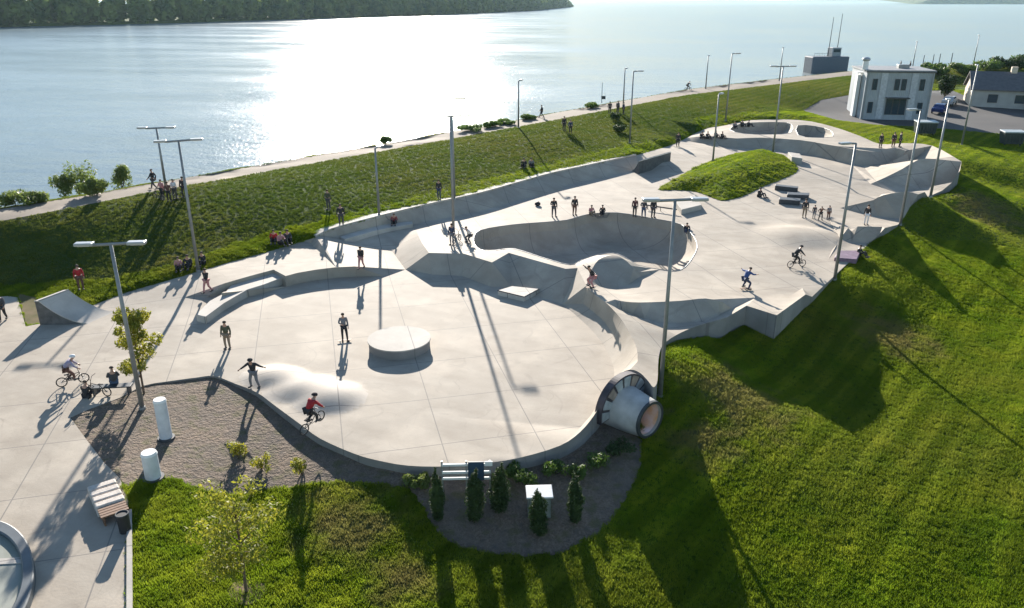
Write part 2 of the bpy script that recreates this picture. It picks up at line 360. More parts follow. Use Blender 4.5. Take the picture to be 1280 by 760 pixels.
# ------------------------------------------------------------------ TERRAIN
LZ = 3.2
near_path = UP([(x, y, LZ) for x, y in [(-300,322),(-100,293),(0,277),(100,258),(190,240),(300,221),(400,203),(480,189),(560,175),(640,160),(690,151),(780,134),(860,119),(960,107),(1060,95),(1160,88),(1280,79),(1400,70)]])
far_path = UP([(x, y, LZ) for x, y in [(-300,305),(-100,277),(0,262),(100,246),(190,230),(300,211),(400,194),(480,180),(560,166),(640,152),(690,142),(780,126),(860,112),(960,100),(1060,89.5),(1160,84),(1280,76),(1400,67.5)]])
toe = offset_ring(far_path, -9); toe = [far_path[0]+Vector((-8,3,0))] + toe[1:-1] + [far_path[-1]+Vector((0,10,0))]
cen = Vector((0, 40))
toe = []
for i, p in enumerate(far_path):
    a = far_path[max(0, i-1)]; b = far_path[min(len(far_path)-1, i+1)]
    t = Vector((b.x-a.x, b.y-a.y)).normalized(); toe.append(Vector((p.x-t.y*13, p.y+t.x*13, -5)))
ctl = [(p.x, p.y, LZ) for p in near_path+far_path]+[(p.x, p.y, -5) for p in toe]
for i, p in enumerate(far_path):
    ctl.append((p.x*.8+toe[i].x*.2, p.y*.8+toe[i].y*.2, LZ-.5))
for ln in (near_path, far_path):
    for a, b in zip(ln, ln[1:]):
        k = max(1, int((b-a).length/9)); ctl += [tuple(a.lerp(b, i/k)) for i in range(1, k)]
cp = [(100,362,.3),(160,352,.55),(245,328,.85),(330,304,1.05),(400,283,1.5),(470,264,1.8),(540,247,1.8),(600,233,1.8),(650,219,1.8),(690,207,1.8),(740,197,1.8),(795,186,1.8),(845,171,1.3),(885,152,1.9),(940,143,2.2),(1000,143,2.2),
 (828,442,.75),(832,470,.5),(852,462,.3),(875,478,-.2),(905,472,-.5),(850,520,-.5),(850,424,.1),(880,414,.15),(915,405,.1),(975,410,-.1),(1017,381,.1),(865,428,-.7),(900,422,-.9),(950,425,-.9),(1010,405,-.7),(1045,358,.2),(1078,330,.3),(1110,300,.4),(1130,287,.3),(1152,265,.2),(1185,248,0),(1208,215,.5),(1212,200,1.2),(1165,176,1.3),(1115,172,1.5),(1075,160,1.5),
 (875,436,-1.3),(945,462,-1.5),(900,520,-.85),(1000,450,-1.55),(1110,500,-2.0),(1280,550,-2.1),(1280,400,-1.8),(1280,300,-1.5),(1280,240,-.9),(1280,200,.2),(1450,300,-1.6),(1500,600,-2.3),
 (1075,365,.0),(1105,338,.05),(1130,315,.1),(1045,395,-.7),(1150,380,-1.0),(1200,330,-.7),(1090,400,-1.0),(1165,292,-.15),(1190,270,-.3),
 (870,590,-1.2),(930,620,-1.5),(965,760,-2.25),(1280,760,-2.9),(826,500,-.5),(1100,650,-2.2),(1000,560,-1.6),(700,750,-1.7),(600,690,-1.45),(700,690,-1.5),(790,600,-1.15),(545,650,-1.1),(760,560,-.8),(640,585,-.55),(590,592,-.5),(560,590,-.45),(520,588,-.35),(480,583,-.3),(440,572,-.25),(400,554,-.25),(350,516,-.25),(300,488,-.2),(270,475,-.12),(600,635,-1.0),(700,630,-1.1),(450,590,-.5),(340,560,-.4),(230,480,-.1),(180,488,-.05),(130,512,-.03),(90,524,-.02),(112,556,-.02),(132,580,-.02),(152,600,-.02),(162,625,-.02),(162,665,-.02),(162,760,-.02),(162,900,-.02),(-260,920,-.02),(300,650,-.55),(400,750,-1.1),(200,700,-.15),(250,620,-.4),(500,700,-1.2),(300,900,-.8),(700,1000,-2.2),(1280,1000,-3),
 (8,362,0),(-150,375,.1),(-150,345,.4),(30,388,-.02),(60,392,-.02),(100,375,.1),(-420,600,0),(1010,140,1.2),(1060,152,.9),(1120,158,.9),(1200,170,.9),(1280,150,.9),(1280,120,.9),(1200,140,.9),(1160,105,1.4),(1400,130,1),(1400,90,2.2)]
ctl += [tuple(P(*p)) for p in cp]
for i, p in enumerate(outC[1:14]):
    a, b = outC[i], outC[i+2]; t = Vector((b.x-a.x, b.y-a.y)).normalized(); ctl.append((p.x-t.y*.6, p.y+t.x*.6, p.z-.12))
for p in outline[::2]:
    pass
A = np.array(ctl); NC = len(A)
D = np.sqrt(((A[:, None, :2]-A[None, :, :2])**2).sum(-1)+.2)
K = np.block([[D+np.eye(NC)*-.3, np.ones((NC, 1))], [np.ones((1, NC)), np.zeros((1, 1))]])
Wt = np.linalg.solve(K, np.append(A[:, 2], 0))
def hz(x, y):
    d = np.sqrt((A[:, 0]-x)**2+(A[:, 1]-y)**2+.2)
    z = float(d@Wt[:NC]+Wt[NC])
    return max(-4.6, min(3.6, z))+.07*noise.noise(Vector((x*.25, y*.25, 0)))+.03*noise.noise(Vector((x*1.1, y*1.1, 5)))
def G(px, py):                              # where the sight line (px,py) meets the terrain
    z = 0
    for _ in range(14):
        p = P(px, py, z); z = .5*z+.5*hz(p.x, p.y)
    return P(px, py, z)
gravel_poly = [p for p in outD if p.y < 60 and p.x < P(770,470,1.2).x+.01]
gi = next(i for i, p in enumerate(outD) if (p-P(770,470,1.2)).length < .4)
gravel_out = catmull([G(*p) for p in [(800,548),(802,575),(788,612),(768,645),(738,673),(690,692),(640,695),(600,689),(560,676),(540,655),(528,632),(512,612),(480,606),(440,603),(400,604),(340,611),(290,617),(250,611),(215,598),(185,598),(160,606)]], 6)
gravel_out = [gravel_out[0]]+[p+Vector((RNG.normal()*.05, RNG.normal()*.05, 0)) for p in gravel_out[1:-1]]+[gravel_out[-1]]
gravel_ring = outD[gi:]+outE[1:4]+[Vector((P(158,612).x, P(158,612).y, 0))]+gravel_out[::-1][1:]
asph = [P(x, y, .9) for x, y in [(1008,143),(1020,137),(1062,133),(1190,128),(1190,112),(1215,140),(1330,148),(1330,172),(1220,166),(1150,160),(1090,158),(1050,156)]]
asph = [P(x, y, .9) for x, y in [(1003,142),(1025,134),(1070,128),(1190,118),(1215,128),(1340,140),(1340,170),(1230,164),(1150,158),(1090,157),(1045,153)]]
soil = [G(*p) for p in [(20,366),(45,372),(72,392),(74,400),(33,407),(23,372)]]
side_strip = [P(160, 640), P(160, 900), G(163.5, 900), G(163.5, 640)]
V, E = [], []
def addring(pts, closed=True):
    b0 = len(V); V.extend((p[0], p[1]) for p in pts); m_ = len(pts)
    E.extend((b0+i, b0+i+1) for i in range(m_-1))
    if closed: E.append((b0+m_-1, b0))
def dense(pts, step_):
    out = []
    for a, b in zip(pts, pts[1:]):
        k = max(1, int((b-a).length/step_))
        out += [a.lerp(b, i/k) for i in range(k)]
    return out+[pts[-1]]
addring(outline)
np_d, fp_d = dense(near_path, 4), dense(far_path, 4)
addring(np_d, False); addring(fp_d, False)
addring(dense(gravel_out, 1), False); addring(asph); addring(dense(soil+[soil[0]], 1)[:-1])
land = [Vector((p.x, p.y, 0)) for p in toe]+[Vector((600, 330, 0)), Vector((600, -30, 0)), Vector((-150, -30, 0)), Vector((-150, toe[0].y, 0))]
addring(land)
def grid(x0, x1, y0, y1, s, skip=None):
    for i in range(int((x1-x0)/s)+1):
        for j in range(int((y1-y0)/s)+1):
            x = x0+(i+.35*(RNG.rand()-.5))*s; y = y0+(j+.35*(RNG.rand()-.5))*s
            if skip and skip[0] < x < skip[1] and skip[2] < y < skip[3]: continue
            if inpoly(x, y, outline) or not inpoly(x, y, land): continue
            V.append((x, y))
grid(-45, 62, 12, 92, 1.1); grid(-70, 170, 12, 250, 3.2, (-45, 62, 12, 92)); grid(-150, 600, -30, 330, 22, (-70, 170, 12, 250))
ov, of, _z = cdt(V, E, [0]*len(V))
tv = [Vector((p.x, p.y, hz(p.x, p.y))) for p in ov]
path_poly = np_d+fp_d[::-1]
out_keys = {(round(p.x, 2), round(p.y, 2)): p.z for p in outline}
for v_ in tv:                                # the ground meets the slab a little below its edge
    zt = out_keys.get((round(v_.x, 2), round(v_.y, 2)))
    if zt is not None: v_.z = min(v_.z, zt-.02)
keyl = {(round(p.x, 2), round(p.y, 2)) for p in np_d+fp_d}
for v_ in tv:
    if (round(v_.x, 2), round(v_.y, 2)) in keyl: v_.z = LZ+.03
levee_poly = near_path+[Vector((P(1000,136,1.8).x, P(1000,136,1.8).y, 0))]+[Vector((p.x, p.y, 0)) for p in UP([(960,143,2),(880,147,1.9),(845,166,1.8),(790,182,1.8),(740,193,1.8),(650,214,1.8),(540,242,1.8),(470,259,1.8),(400,278,1.5),(330,297,1.1),(245,324,.9),(160,347,.6),(100,352,.4),(-150,360,.2),(-300,365,.2)])]
far_side = fp_d+[Vector((p.x, p.y, 0)) for p in toe[::-1]]
groups_ = {k: [] for k in ('lawn', 'levee_grass', 'riverside_path', 'gravel_bed', 'asphalt_yard', 'bare_soil')}
for f in of:
    c_ = (ov[f[0]]+ov[f[1]]+ov[f[2]])/3; x, y = c_
    if not inpoly(x, y, land) or inpoly(x, y, outline): continue
    f = tuple(f) if (tv[f[1]]-tv[f[0]]).cross(tv[f[2]]-tv[f[0]]).z > 0 else tuple(f[::-1])
    if inpoly(x, y, gravel_ring): k = 'gravel_bed'
    elif inpoly(x, y, path_poly): k = 'riverside_path'
    elif inpoly(x, y, asph): k = 'asphalt_yard'
    elif inpoly(x, y, soil): k = 'bare_soil'
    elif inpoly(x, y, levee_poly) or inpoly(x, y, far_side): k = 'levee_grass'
    else: k = 'lawn'
    groups_[k].append(f)
for k, fs in groups_.items():
    if not fs: continue
    used = sorted({i for f in fs for i in f}); mp = {a: b for b, a in enumerate(used)}
    me = bpy.data.meshes.new(k); me.from_pydata([tv[i] for i in used], [], [tuple(mp[i] for i in f) for f in fs])
    struct(obj(k, me, {'lawn': M['grass'], 'levee_grass': M['grass_shaded'], 'riverside_path': M['path'], 'gravel_bed': M['gravel'], 'asphalt_yard': M['asphalt'], 'bare_soil': M['soil']}[k], smooth=True))
allv = pv+tv; allf = pf+[tuple(i+len(pv) for i in f) for fs in groups_.values() for f in fs]
islbm = None
# grass island mound
V, E = [], []
addring(isl); x0, x1 = min(p.x for p in isl), max(p.x for p in isl); y0, y1 = min(p.y for p in isl), max(p.y for p in isl)
for i in range(int((x1-x0)/.7)):
    for j in range(int((y1-y0)/.7)):
        x, y = x0+i*.7+RNG.rand()*.3, y0+j*.7+RNG.rand()*.3
        if inpoly(x, y, isl): V.append((x, y))
ov, of, _z = cdt(V, E, [0]*len(V))
def isl_z(x, y):
    d = min(((Vector((x, y))-Vector((a.x, a.y))).length for a in isl))
    return .62+1.25*(1-math.exp(-(d/2.6)**1.5))+.06*noise.noise(Vector((x, y, 1)))
iv = [Vector((p.x, p.y, isl_z(p.x, p.y))) for p in ov]
iff = [tuple(f) if (iv[f[1]]-iv[f[0]]).cross(iv[f[2]]-iv[f[0]]).z > 0 else tuple(f[::-1]) for f in of if inpoly(*((ov[f[0]]+ov[f[1]]+ov[f[2]])/3), isl)]
me = bpy.data.meshes.new('grass_mound'); me.from_pydata(iv, [], iff); struct(obj('grass_mound', me, M['grass'], smooth=True))
allf += [tuple(i+len(allv) for i in f) for f in iff]; allv = allv+iv
world_bvh = BVHTree.FromPolygons(allv, allf)
def S(px, py):                               # surface point seen at (px,py)
    h = world_bvh.ray_cast(Vector((0, 0, H)), ray(px, py).normalized())
    return h[0].copy() if h[0] else P(px, py, 0)
def surf(x, y):
    h = world_bvh.ray_cast(Vector((x, y, 50)), Vector((0, 0, -1))); return h[0].z if h[0] else 0
# blades of grass over the near lawns
def blades(name, verts, faces, density, m):
    me = bpy.data.meshes.new(name); used = sorted({i for f in faces for i in f}); mp = {a: b for b, a in enumerate(used)}
    me.from_pydata([verts[i] for i in used], [], [tuple(mp[i] for i in f) for f in faces])
    tm = bmesh.new()
    for k in range(22):
        a = RNG.rand()*6.28; rr = .11*math.sqrt(RNG.rand()); x, y = rr*math.cos(a), rr*math.sin(a); b = RNG.rand()*3.14; hgt = .045+.05*RNG.rand(); lx, ly = RNG.normal(size=2)*.022
        dx, dy = .0075*math.cos(b), .0075*math.sin(b)
        p0 = [tm.verts.new((x-dx, y-dy, -.01)), tm.verts.new((x+dx, y+dy, -.01)), tm.verts.new((x+lx*.4+dx*.8, y+ly*.4+dy*.8, hgt*.6)), tm.verts.new((x+lx*.4-dx*.8, y+ly*.4-dy*.8, hgt*.6)), tm.verts.new((x+lx, y+ly, hgt))]
        tm.faces.new(p0[:4]); tm.faces.new((p0[3], p0[2], p0[4]))
    tme = bpy.data.meshes.new('grass_tuft'); tm.to_mesh(tme); tm.free(); tme.materials.append(m); tuft = bpy.data.objects.new('grass_tuft', tme)
    o = obj(name, me, m); ng = bpy.data.node_groups.new(name, 'GeometryNodeTree')
    ng.interface.new_socket('Geometry', in_out='INPUT', socket_type='NodeSocketGeometry'); ng.interface.new_socket('Geometry', in_out='OUTPUT', socket_type='NodeSocketGeometry')
    N = ng.nodes; L = ng.links; gi_ = N.new('NodeGroupInput'); go = N.new('NodeGroupOutput')
    dp = N.new('GeometryNodeDistributePointsOnFaces'); dp.inputs['Density'].default_value = density
    oi = N.new('GeometryNodeObjectInfo'); oi.inputs['Object'].default_value = tuft
    rv = N.new('FunctionNodeRandomValue'); rv.data_type = 'FLOAT_VECTOR'; rv.inputs[0].default_value = (-.15, -.15, 0); rv.inputs[1].default_value = (.15, .15, 6.28)
    rs = N.new('FunctionNodeRandomValue'); rs.data_type = 'FLOAT'; rs.inputs[2].default_value = .7; rs.inputs[3].default_value = 1.5
    ip = N.new('GeometryNodeInstanceOnPoints')
    L.new(gi_.outputs[0], dp.inputs['Mesh']); L.new(dp.outputs['Points'], ip.inputs['Points']); L.new(oi.outputs['Geometry'], ip.inputs['Instance'])
    L.new(rv.outputs[0], ip.inputs['Rotation']); L.new(rs.outputs[1], ip.inputs['Scale']); L.new(ip.outputs[0], go.inputs[0])
    md = o.modifiers.new('blades', 'NODES'); md.node_group = ng; return struct(o, 'stuff')
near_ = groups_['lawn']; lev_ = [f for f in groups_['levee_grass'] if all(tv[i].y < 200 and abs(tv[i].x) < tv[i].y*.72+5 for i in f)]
lawn_near = [f for f in groups_['lawn'] if all(tv[i].y < 62 and abs(tv[i].x) < tv[i].y*.72+5 for i in f)]
lawn_far = [f for f in groups_['lawn'] if not all(tv[i].y < 62 for i in f) and all(tv[i].y < 160 and abs(tv[i].x) < tv[i].y*.72+5 for i in f)]
blades('lawn_blades', tv, lawn_near, 85, M['blade'])
blades('far_lawn_blades', tv, lawn_far, 22, M['blade'])
blades('levee_blades', tv, lev_, 26, M['blade_shaded'])
blades('mound_blades', iv, iff, 22, M['blade'])
# skirt walls
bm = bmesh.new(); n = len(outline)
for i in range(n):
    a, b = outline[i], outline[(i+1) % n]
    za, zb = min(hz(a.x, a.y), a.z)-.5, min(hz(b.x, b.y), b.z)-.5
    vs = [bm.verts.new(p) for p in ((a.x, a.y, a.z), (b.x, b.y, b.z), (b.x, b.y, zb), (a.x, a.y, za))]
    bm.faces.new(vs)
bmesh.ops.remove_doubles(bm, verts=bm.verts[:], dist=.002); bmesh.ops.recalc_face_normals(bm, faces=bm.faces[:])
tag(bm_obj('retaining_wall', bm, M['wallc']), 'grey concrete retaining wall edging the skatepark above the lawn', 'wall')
# coping kerb of pale concrete along the front and the far bank
def strip(name, pts, w, h, m, side=1):
    bm = bmesh.new(); rows = []
    for i, p in enumerate(pts):
        a = pts[max(0, i-1)]; b = pts[min(len(pts)-1, i+1)]; t = Vector((b.x-a.x, b.y-a.y)).normalized(); nr = Vector((-t.y, t.x, 0))*side
        q = Vector((p.x, p.y, p.z)); rows.append([bm.verts.new(q+nr*u+Vector((0, 0, v))) for u, v in ((-.03, -.15), (-.03, h), (w, h), (w, -.15))])
    for r0, r1 in zip(rows, rows[1:]):
        for j in range(3): bm.faces.new((r0[j], r0[j+1], r1[j+1], r1[j]))
    for r_ in (rows[0], rows[-1]): bm.faces.new(r_)
    bmesh.ops.recalc_face_normals(bm, faces=bm.faces[:])
    return bm_obj(name, bm, m)
far_cop = [p for p in outB if P(395,296,1.15).x-.01 <= p.x <= P(795,194,1.5).x+.01]
tag(strip('coping', far_cop, .75, .13, M['conc2'], 1), 'long pale concrete coping on top of the bank beside the levee grass', 'coping')
tag(strip('edge_kerb', [P(160,640), P(160,700), P(160,760), P(160,900)], .14, .1, M['conc2'], 1), 'narrow pale kerb between the left pavement and the front lawn', 'kerb')
for i, rim in enumerate(bowls):
    bm = bmesh.new()
    for a, b in zip(rim, rim[1:]+rim[:1]): tube(bm, a+Vector((0,0,.0)), b+Vector((0,0,.0)), .035, n=6, cap=False)
    tag(bm_obj('bowl_coping', bm, M['galv'], None, True), ['steel coping round the rim of the large main bowl', 'steel coping round the long left one of the two small far bowls', 'steel coping round the right one of the two small far bowls'][i], 'coping')
# ------------------------------------------------------------------ WATER, FAR BANK
g = NB('river_water')
n1 = g.noise(.35, 8, vec=g.rot_then_scale((.5, 1, 1), R(15)), lo=0, hi=1, rough=.6); n2 = g.noise(.05, 4, lo=0, hi=1)
n3 = g.noise(1.6, 4, lo=0, hi=1)
n4 = g.noise(.14, 6, lo=0, hi=1, vec=g.rot_then_scale((.45, 1, 1), R(10)))
n1 = g.math('ADD', n1, g.math('MULTIPLY', n4, .8))
hh = g.math('ADD', g.math('ADD', n1, g.math('MULTIPLY', n2, 1.5)), g.math('MULTIPLY', n3, .5))
g.bump(hh, 1.0, .26)
df = g.N.new('ShaderNodeBsdfDiffuse'); df.inputs['Color'].default_value = (.19, .24, .255, 1)
gl_ = g.N.new('ShaderNodeBsdfGlossy'); g.L.new(g.rng(g.noise(.018, 7, vec=g.rot_then_scale((.4, 1, 1), R(12)), lo=.3, hi=.7, rough=.7), 0, 1, .07, .24), gl_.inputs['Roughness'])
fr = g.N.new('ShaderNodeFresnel'); fr.inputs['IOR'].default_value = 1.33
bn = [n_ for n_ in g.N if n_.bl_idname == 'ShaderNodeBump'][0]
for q in (df, gl_): g.L.new(bn.outputs[0], q.inputs['Normal'])
ms = g.N.new('ShaderNodeMixShader'); g.L.new(g.math('MINIMUM', fr.outputs[0], .46), ms.inputs['Fac'])
g.L.new(df.outputs[0], ms.inputs[1]); g.L.new(gl_.outputs[0], ms.inputs[2]); g.L.new(ms.outputs[0], g.N['Material Output'].inputs['Surface'])
M['water'] = g.m
WZ = -3.2
ring = [(p.x, p.y) for p in toe]+[(600, 330), (14000, 330), (14000, 15500), (-14000, 15500), (-14000, toe[0].y), (-150, toe[0].y)]
V, E = [], []
addring(ring)
for s_, lim in ((25, 500), (120, 2500), (900, 15000)):
    for ix in range(int(-lim/s_), int(lim/s_)+1):
        for iy in range(0, int(lim/s_)+1):
            x, y = ix*s_+s_*.2*RNG.rand(), iy*s_+s_*.2*RNG.rand()
            if (s_ > 25 and abs(x) < lim_prev and y < lim_prev): continue
            if inpoly(x, y, ring): V.append((x, y))
    lim_prev = lim
ov, of, _z = cdt(V, E, [0]*len(V))
me = bpy.data.meshes.new('river'); me.from_pydata([Vector((p.x, p.y, WZ)) for p in ov], [], [tuple(f) if (ov[f[1]]-ov[f[0]]).cross(ov[f[2]]-ov[f[0]]) > 0 else tuple(f[::-1]) for f in of if inpoly(*((ov[f[0]]+ov[f[1]]+ov[f[2]])/3), ring)])
struct(obj('river', me, M['water']))

shore = UP([(-260,46,WZ),(0,34,WZ),(200,29.5,WZ),(400,23,WZ),(560,18,WZ),(660,13.5,WZ),(712,8.5,WZ)])
shore_d = dense(shore, 25)
bm = bmesh.new(); top_ = []
for i, p in enumerate(shore_d):
    top_.append((bm.verts.new((p.x, p.y, WZ-1)), bm.verts.new((p.x, p.y+8, WZ+2.5)), bm.verts.new((p.x-150, p.y+900, WZ+4))))
for a, b in zip(top_, top_[1:]):
    bm.faces.new((a[0], b[0], b[1], a[1])); bm.faces.new((a[1], b[1], b[2], a[2]))
struct(bm_obj('far_bank', bm, M['grass_shaded']))
def leaf_cloud(bm, centers, count, size, aspect=1.6, up=.3):
    # centers: list of (pos, (rx,ry,rz)); leaves spread over the outer shell of each lobe
    wts = np.array([c_[1][0]*c_[1][2] for c_ in centers]); wts = wts/wts.sum()
    idx = RNG.choice(len(centers), count, p=wts)
    for k in idx:
        p, r_ = centers[k]
        d = Vector(RNG.normal(size=3)).normalized(); rr = .55+.5*RNG.rand()
        q = Vector((p[0]+d.x*r_[0]*rr, p[1]+d.y*r_[1]*rr, p[2]+d.z*r_[2]*rr))
        nrm = (d+Vector(RNG.normal(size=3))*.7+Vector((0, 0, up))).normalized()
        t = nrm.orthogonal().normalized(); t = (Matrix.Rotation(RNG.rand()*6.28, 3, nrm) @ t); u = nrm.cross(t)
        s = size*(.6+.8*RNG.rand())
        bm.faces.new([bm.verts.new(q+t*s*aspect), bm.verts.new(q+u*s*.6), bm.verts.new(q-t*s*aspect), bm.verts.new(q-u*s*.6)])
bm = bmesh.new()
for i, p in enumerate(shore_d[:-1]):
    q = shore_d[i+1]; dist = p.length; taper = min(1, (len(shore_d)-1-i)/14+.15)
    for row in range(4):
        for _ in range(2):
            t = RNG.rand(); c_ = p.lerp(q, t); hgt = (15+row*4+7*RNG.rand())*taper; r_ = (4.5+4*RNG.rand())*(1+dist/4000)
            x, y = c_.x+RNG.normal()*3, c_.y+6+row*9+RNG.rand()*6
            leaf_cloud(bm, [((x, y, WZ+hgt*.55), (r_, r_, hgt*.5)), ((x+RNG.normal()*3, y, WZ+hgt*.8), (r_*.7, r_*.7, hgt*.3))], 200 if row < 2 else 150, 2.1*(1+dist/3000), 1.0)
struct(bm_obj('far_forest', bm, M['forest']), 'stuff')
bm = bmesh.new(); hp = []
for i in range(40):
    t = i/39; x = 2550+t*1100; y = 5300
    hp.append((bm.verts.new((x, y, WZ-2)), bm.verts.new((x, y+60, WZ+(50*math.sin(min(1, t*3)*1.57)*(1 if t < .93 else (1-t)/.07))*(.8+.3*noise.noise(Vector((t*6, 0, 0))))+1)), bm.verts.new((x, y+900, WZ+45))))
for a, b in zip(hp, hp[1:]):
    bm.faces.new((a[0], b[0], b[1], a[1])); bm.faces.new((a[1], b[1], b[2], a[2]))
struct(bm_obj('distant_hills', bm, M['forest']))
bm = bmesh.new()
hp = [(bm.verts.new((x, 14000, WZ-2)), bm.verts.new((x, 14500, WZ+30+25*noise.noise(Vector((x*.0006, 3, 0)))))) for x in range(-9000, 9001, 500)]
for a, b in zip(hp, hp[1:]): bm.faces.new((a[0], b[0], b[1], a[1]))
struct(bm_obj('far_shore_hills', bm, M['forest']))
# ------------------------------------------------------------------ LAMPS
def lamp(base, toppy, kind, arm_az, label, z_adj=0, bright=False, group='tall lighting masts around the skatepark'):
    h = height_to(base.x, base.y, toppy)-base.z
    r_ = empty('light_mast', base, 0); tag(r_, label, 'lamp post', group)
    bm = bmesh.new(); tube(bm, (0, 0, 0), (0, 0, h), .115, .07, 12); bm_obj('pole', bm, M['galv'], r_, True)
    bm = bmesh.new(); tube(bm, (0, 0, -.1), (0, 0, .12), .17, .15, 12); bm_obj('base_collar', bm, M['galv'], r_)
    d = Vector((math.cos(arm_az), math.sin(arm_az), 0))
    ends = [-1, 1] if kind == 'double' else [1]
    L_ = .85 if kind == 'double' else .55
    bm = bmesh.new(); tube(bm, d*(-L_ if kind == 'double' else 0)+Vector((0, 0, h-.03)), d*L_+Vector((0, 0, h+.02)), .065, .065, 8); bm_obj('crossarm', bm, M['galv'], r_)
    for e in ends:
        bm = bmesh.new(); rot = Matrix.Rotation(arm_az, 3, 'Z')
        box(bm, d*e*(L_+.25)+Vector((0, 0, h+.03)), (.78, .38, .14), rot, .04); hd = bm_obj('lamp_head', bm, M['lampw'], r_)
        bm = bmesh.new(); box(bm, d*e*(L_+.27)+Vector((0, 0, h-.05)), (.5, .24, .015), rot); bm_obj('lens', bm, M['white'], hd)
    return r_
lamps = [
 ((178,511), 305, 'double', 0.1, 'double headed grey mast in front of the small yellow tree at the left'),
 ((248,339), 176, 'double', 0.35, 'double headed mast where the plaza meets the levee grass at the left'),
 ((474,269), 185, 'single', 1.2, 'slim short mast on the bank left of the seated person in red'),
 ((567,293), 145, 'double', 0.0, 'double headed mast on the deck between the long bank and the front plaza'),
 ((568,249), 123, 'single', 0.0, 'tall single headed mast on top of the long bank behind the double headed one'),
 ((787,179), 89, 'single', 0.0, 'single headed mast on the levee slope above the long bank'),
 ((891,201), 118, 'single', 1.0, 'mast at the far tip of the grass island beside the seated group'),
 ((907,151), 67, 'single', 0.0, 'tall single headed mast on the levee grass behind the seated groups'),
 ((966,191), 83, 'double', 0.0, 'double headed mast on the back of the grass island'),
 ((1043,350), 179, 'single', 3.4, 'tall single headed mast by the purple ledge on the right edge'),
 ((1125,281), 137, 'single', 3.3, 'mast on the right edge beside the person in black jacket'),
 ((1163,246), 126, 'single', 1.2, 'mast on the right edge at the foot of the big far bank'),
 ((1202,181), 82, 'single', 1.2, 'mast on the lawn in front of the gabled house'),
 ((823,494), 250, 'double', 0.05, 'tallest looking mast beside the mouth of the concrete pipe'),
]
for (b, t, k, az, lab) in lamps:
    p = S(*b) if b != (823, 494) else G(825, 496)
    lamp(p, t, k, az, lab)
for (b, t, k, az, lab) in [((208,238), 160, 'double', .1, 'slim lamp on the riverside path behind the group with bicycles'), ((648,160), 101, 'single', 1.2, 'slim lamp on the riverside path left of the lone walker'), ((779,132), 86, 'single', 1.2, 'slim lamp on the riverside path behind the people by the bushes'), ((882,111), 70, 'single', 1.2, 'slim lamp on the riverside path just right of the distant cyclist'), ((974,101), 60, 'single', 1.2, 'slim lamp on the riverside path behind the grass island'), ((1140,88), 52, 'single', 1.2, 'slim lamp on the riverside path behind the grey building'), ((1216,84), 44, 'single', 1.2, 'slim lamp on the riverside path behind the gabled house')]:
    lamp(S(*b), t, k, az, lab, group='slim lamps along the riverside path')
# ------------------------------------------------------------------ SKATE FURNITURE
def poly_block(name, px, ztop, zbot, m, label, cat, group=None, bev=.02):
    pts = UP([(x, y, ztop) for x, y in px])
    bm = bmesh.new(); prism(bm, pts, zbot, ztop)
    if bev: bmesh.ops.bevel(bm, geom=bm.edges[:], offset=bev, segments=1, affect='EDGES')
    return tag(bm_obj(name, bm, m), label, cat, group)
# round platform
p = P(499, 423, .55)
rp_ = empty('round_platform', (p.x, p.y, 0)); tag(rp_, 'low round concrete platform in the middle of the front plaza', 'platform')
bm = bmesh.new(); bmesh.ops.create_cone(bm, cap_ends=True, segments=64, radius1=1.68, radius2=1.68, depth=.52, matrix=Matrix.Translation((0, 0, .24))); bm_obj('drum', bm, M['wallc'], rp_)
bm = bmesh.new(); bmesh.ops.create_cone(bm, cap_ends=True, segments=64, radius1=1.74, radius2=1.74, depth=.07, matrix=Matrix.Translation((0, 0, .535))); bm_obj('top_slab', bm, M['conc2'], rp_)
poly_block('manual_pad', [(355,346),(330,355.5),(309,362),(280,379),(257,396),(245,393),(262,376),(281,366),(288,357),(343,340)], .5, -.1, M['conc2'], 'low curving concrete ledge stepping down from the upper deck at the left', 'ledge')
poly_block('low_ledge', [(431,299),(425,295.5),(470,282.5),(487,279.5),(515,276.5),(516,280),(488,284.5),(470,288)], .95, .3, M['conc2'], 'slender raised ledge in front of the bank, with the seated person in red on it', 'ledge')
# kicker slab in shadow
kb = poly_block('flat_box', [(622,363),(640,357.5),(674,361),(655,371)], .34, -.02, M['conc2'], 'small flat skate box lying in the shadow of the plaza bank', 'box')
bm = bmesh.new(); q = UP([(622,363,.34),(655,371,.34),(674,361,.34)])
for a, b in zip(q, q[1:]): tube(bm, a+Vector((0,-.02,.0)), b+Vector((0,-.02,.0)), .035, n=6)
e = bm_obj('steel_edge', bm, M['dark']); e.parent = kb
poly_block('platform_ledge', [(843,250),(868,243),(877,256),(852,262)], 1.05, .55, M['conc2'], 'pale concrete platform beside the three onlookers above the main bowl', 'ledge')
r_ = empty('grind_rail', P(832, 262, .6)); tag(r_, 'dark steel grind rail joining the onlookers and the pale platform', 'rail')
a, b = P(806,256,.95), P(846,262,.95)
bm = bmesh.new(); tube(bm, a-r_.location, b-r_.location, .06, n=8); bm_obj('bar', bm, M['dark'], r_)
for t in (.1, .5, .9):
    c_ = a.lerp(b, t)-r_.location; bm = bmesh.new(); tube(bm, (c_.x, c_.y, -.1), (c_.x, c_.y, c_.z), .03, n=6); bm_obj('leg', bm, M['dark'], r_)
poly_block('purple_ledge', [(1043,322),(1049,313),(1076,313),(1071,324)], .85, .5, mat('purple_brown', (.16,.10,.14), .6, .2), 'purple brown ledge beside the right hand edge', 'ledge')  # ledge in mottled purple brown
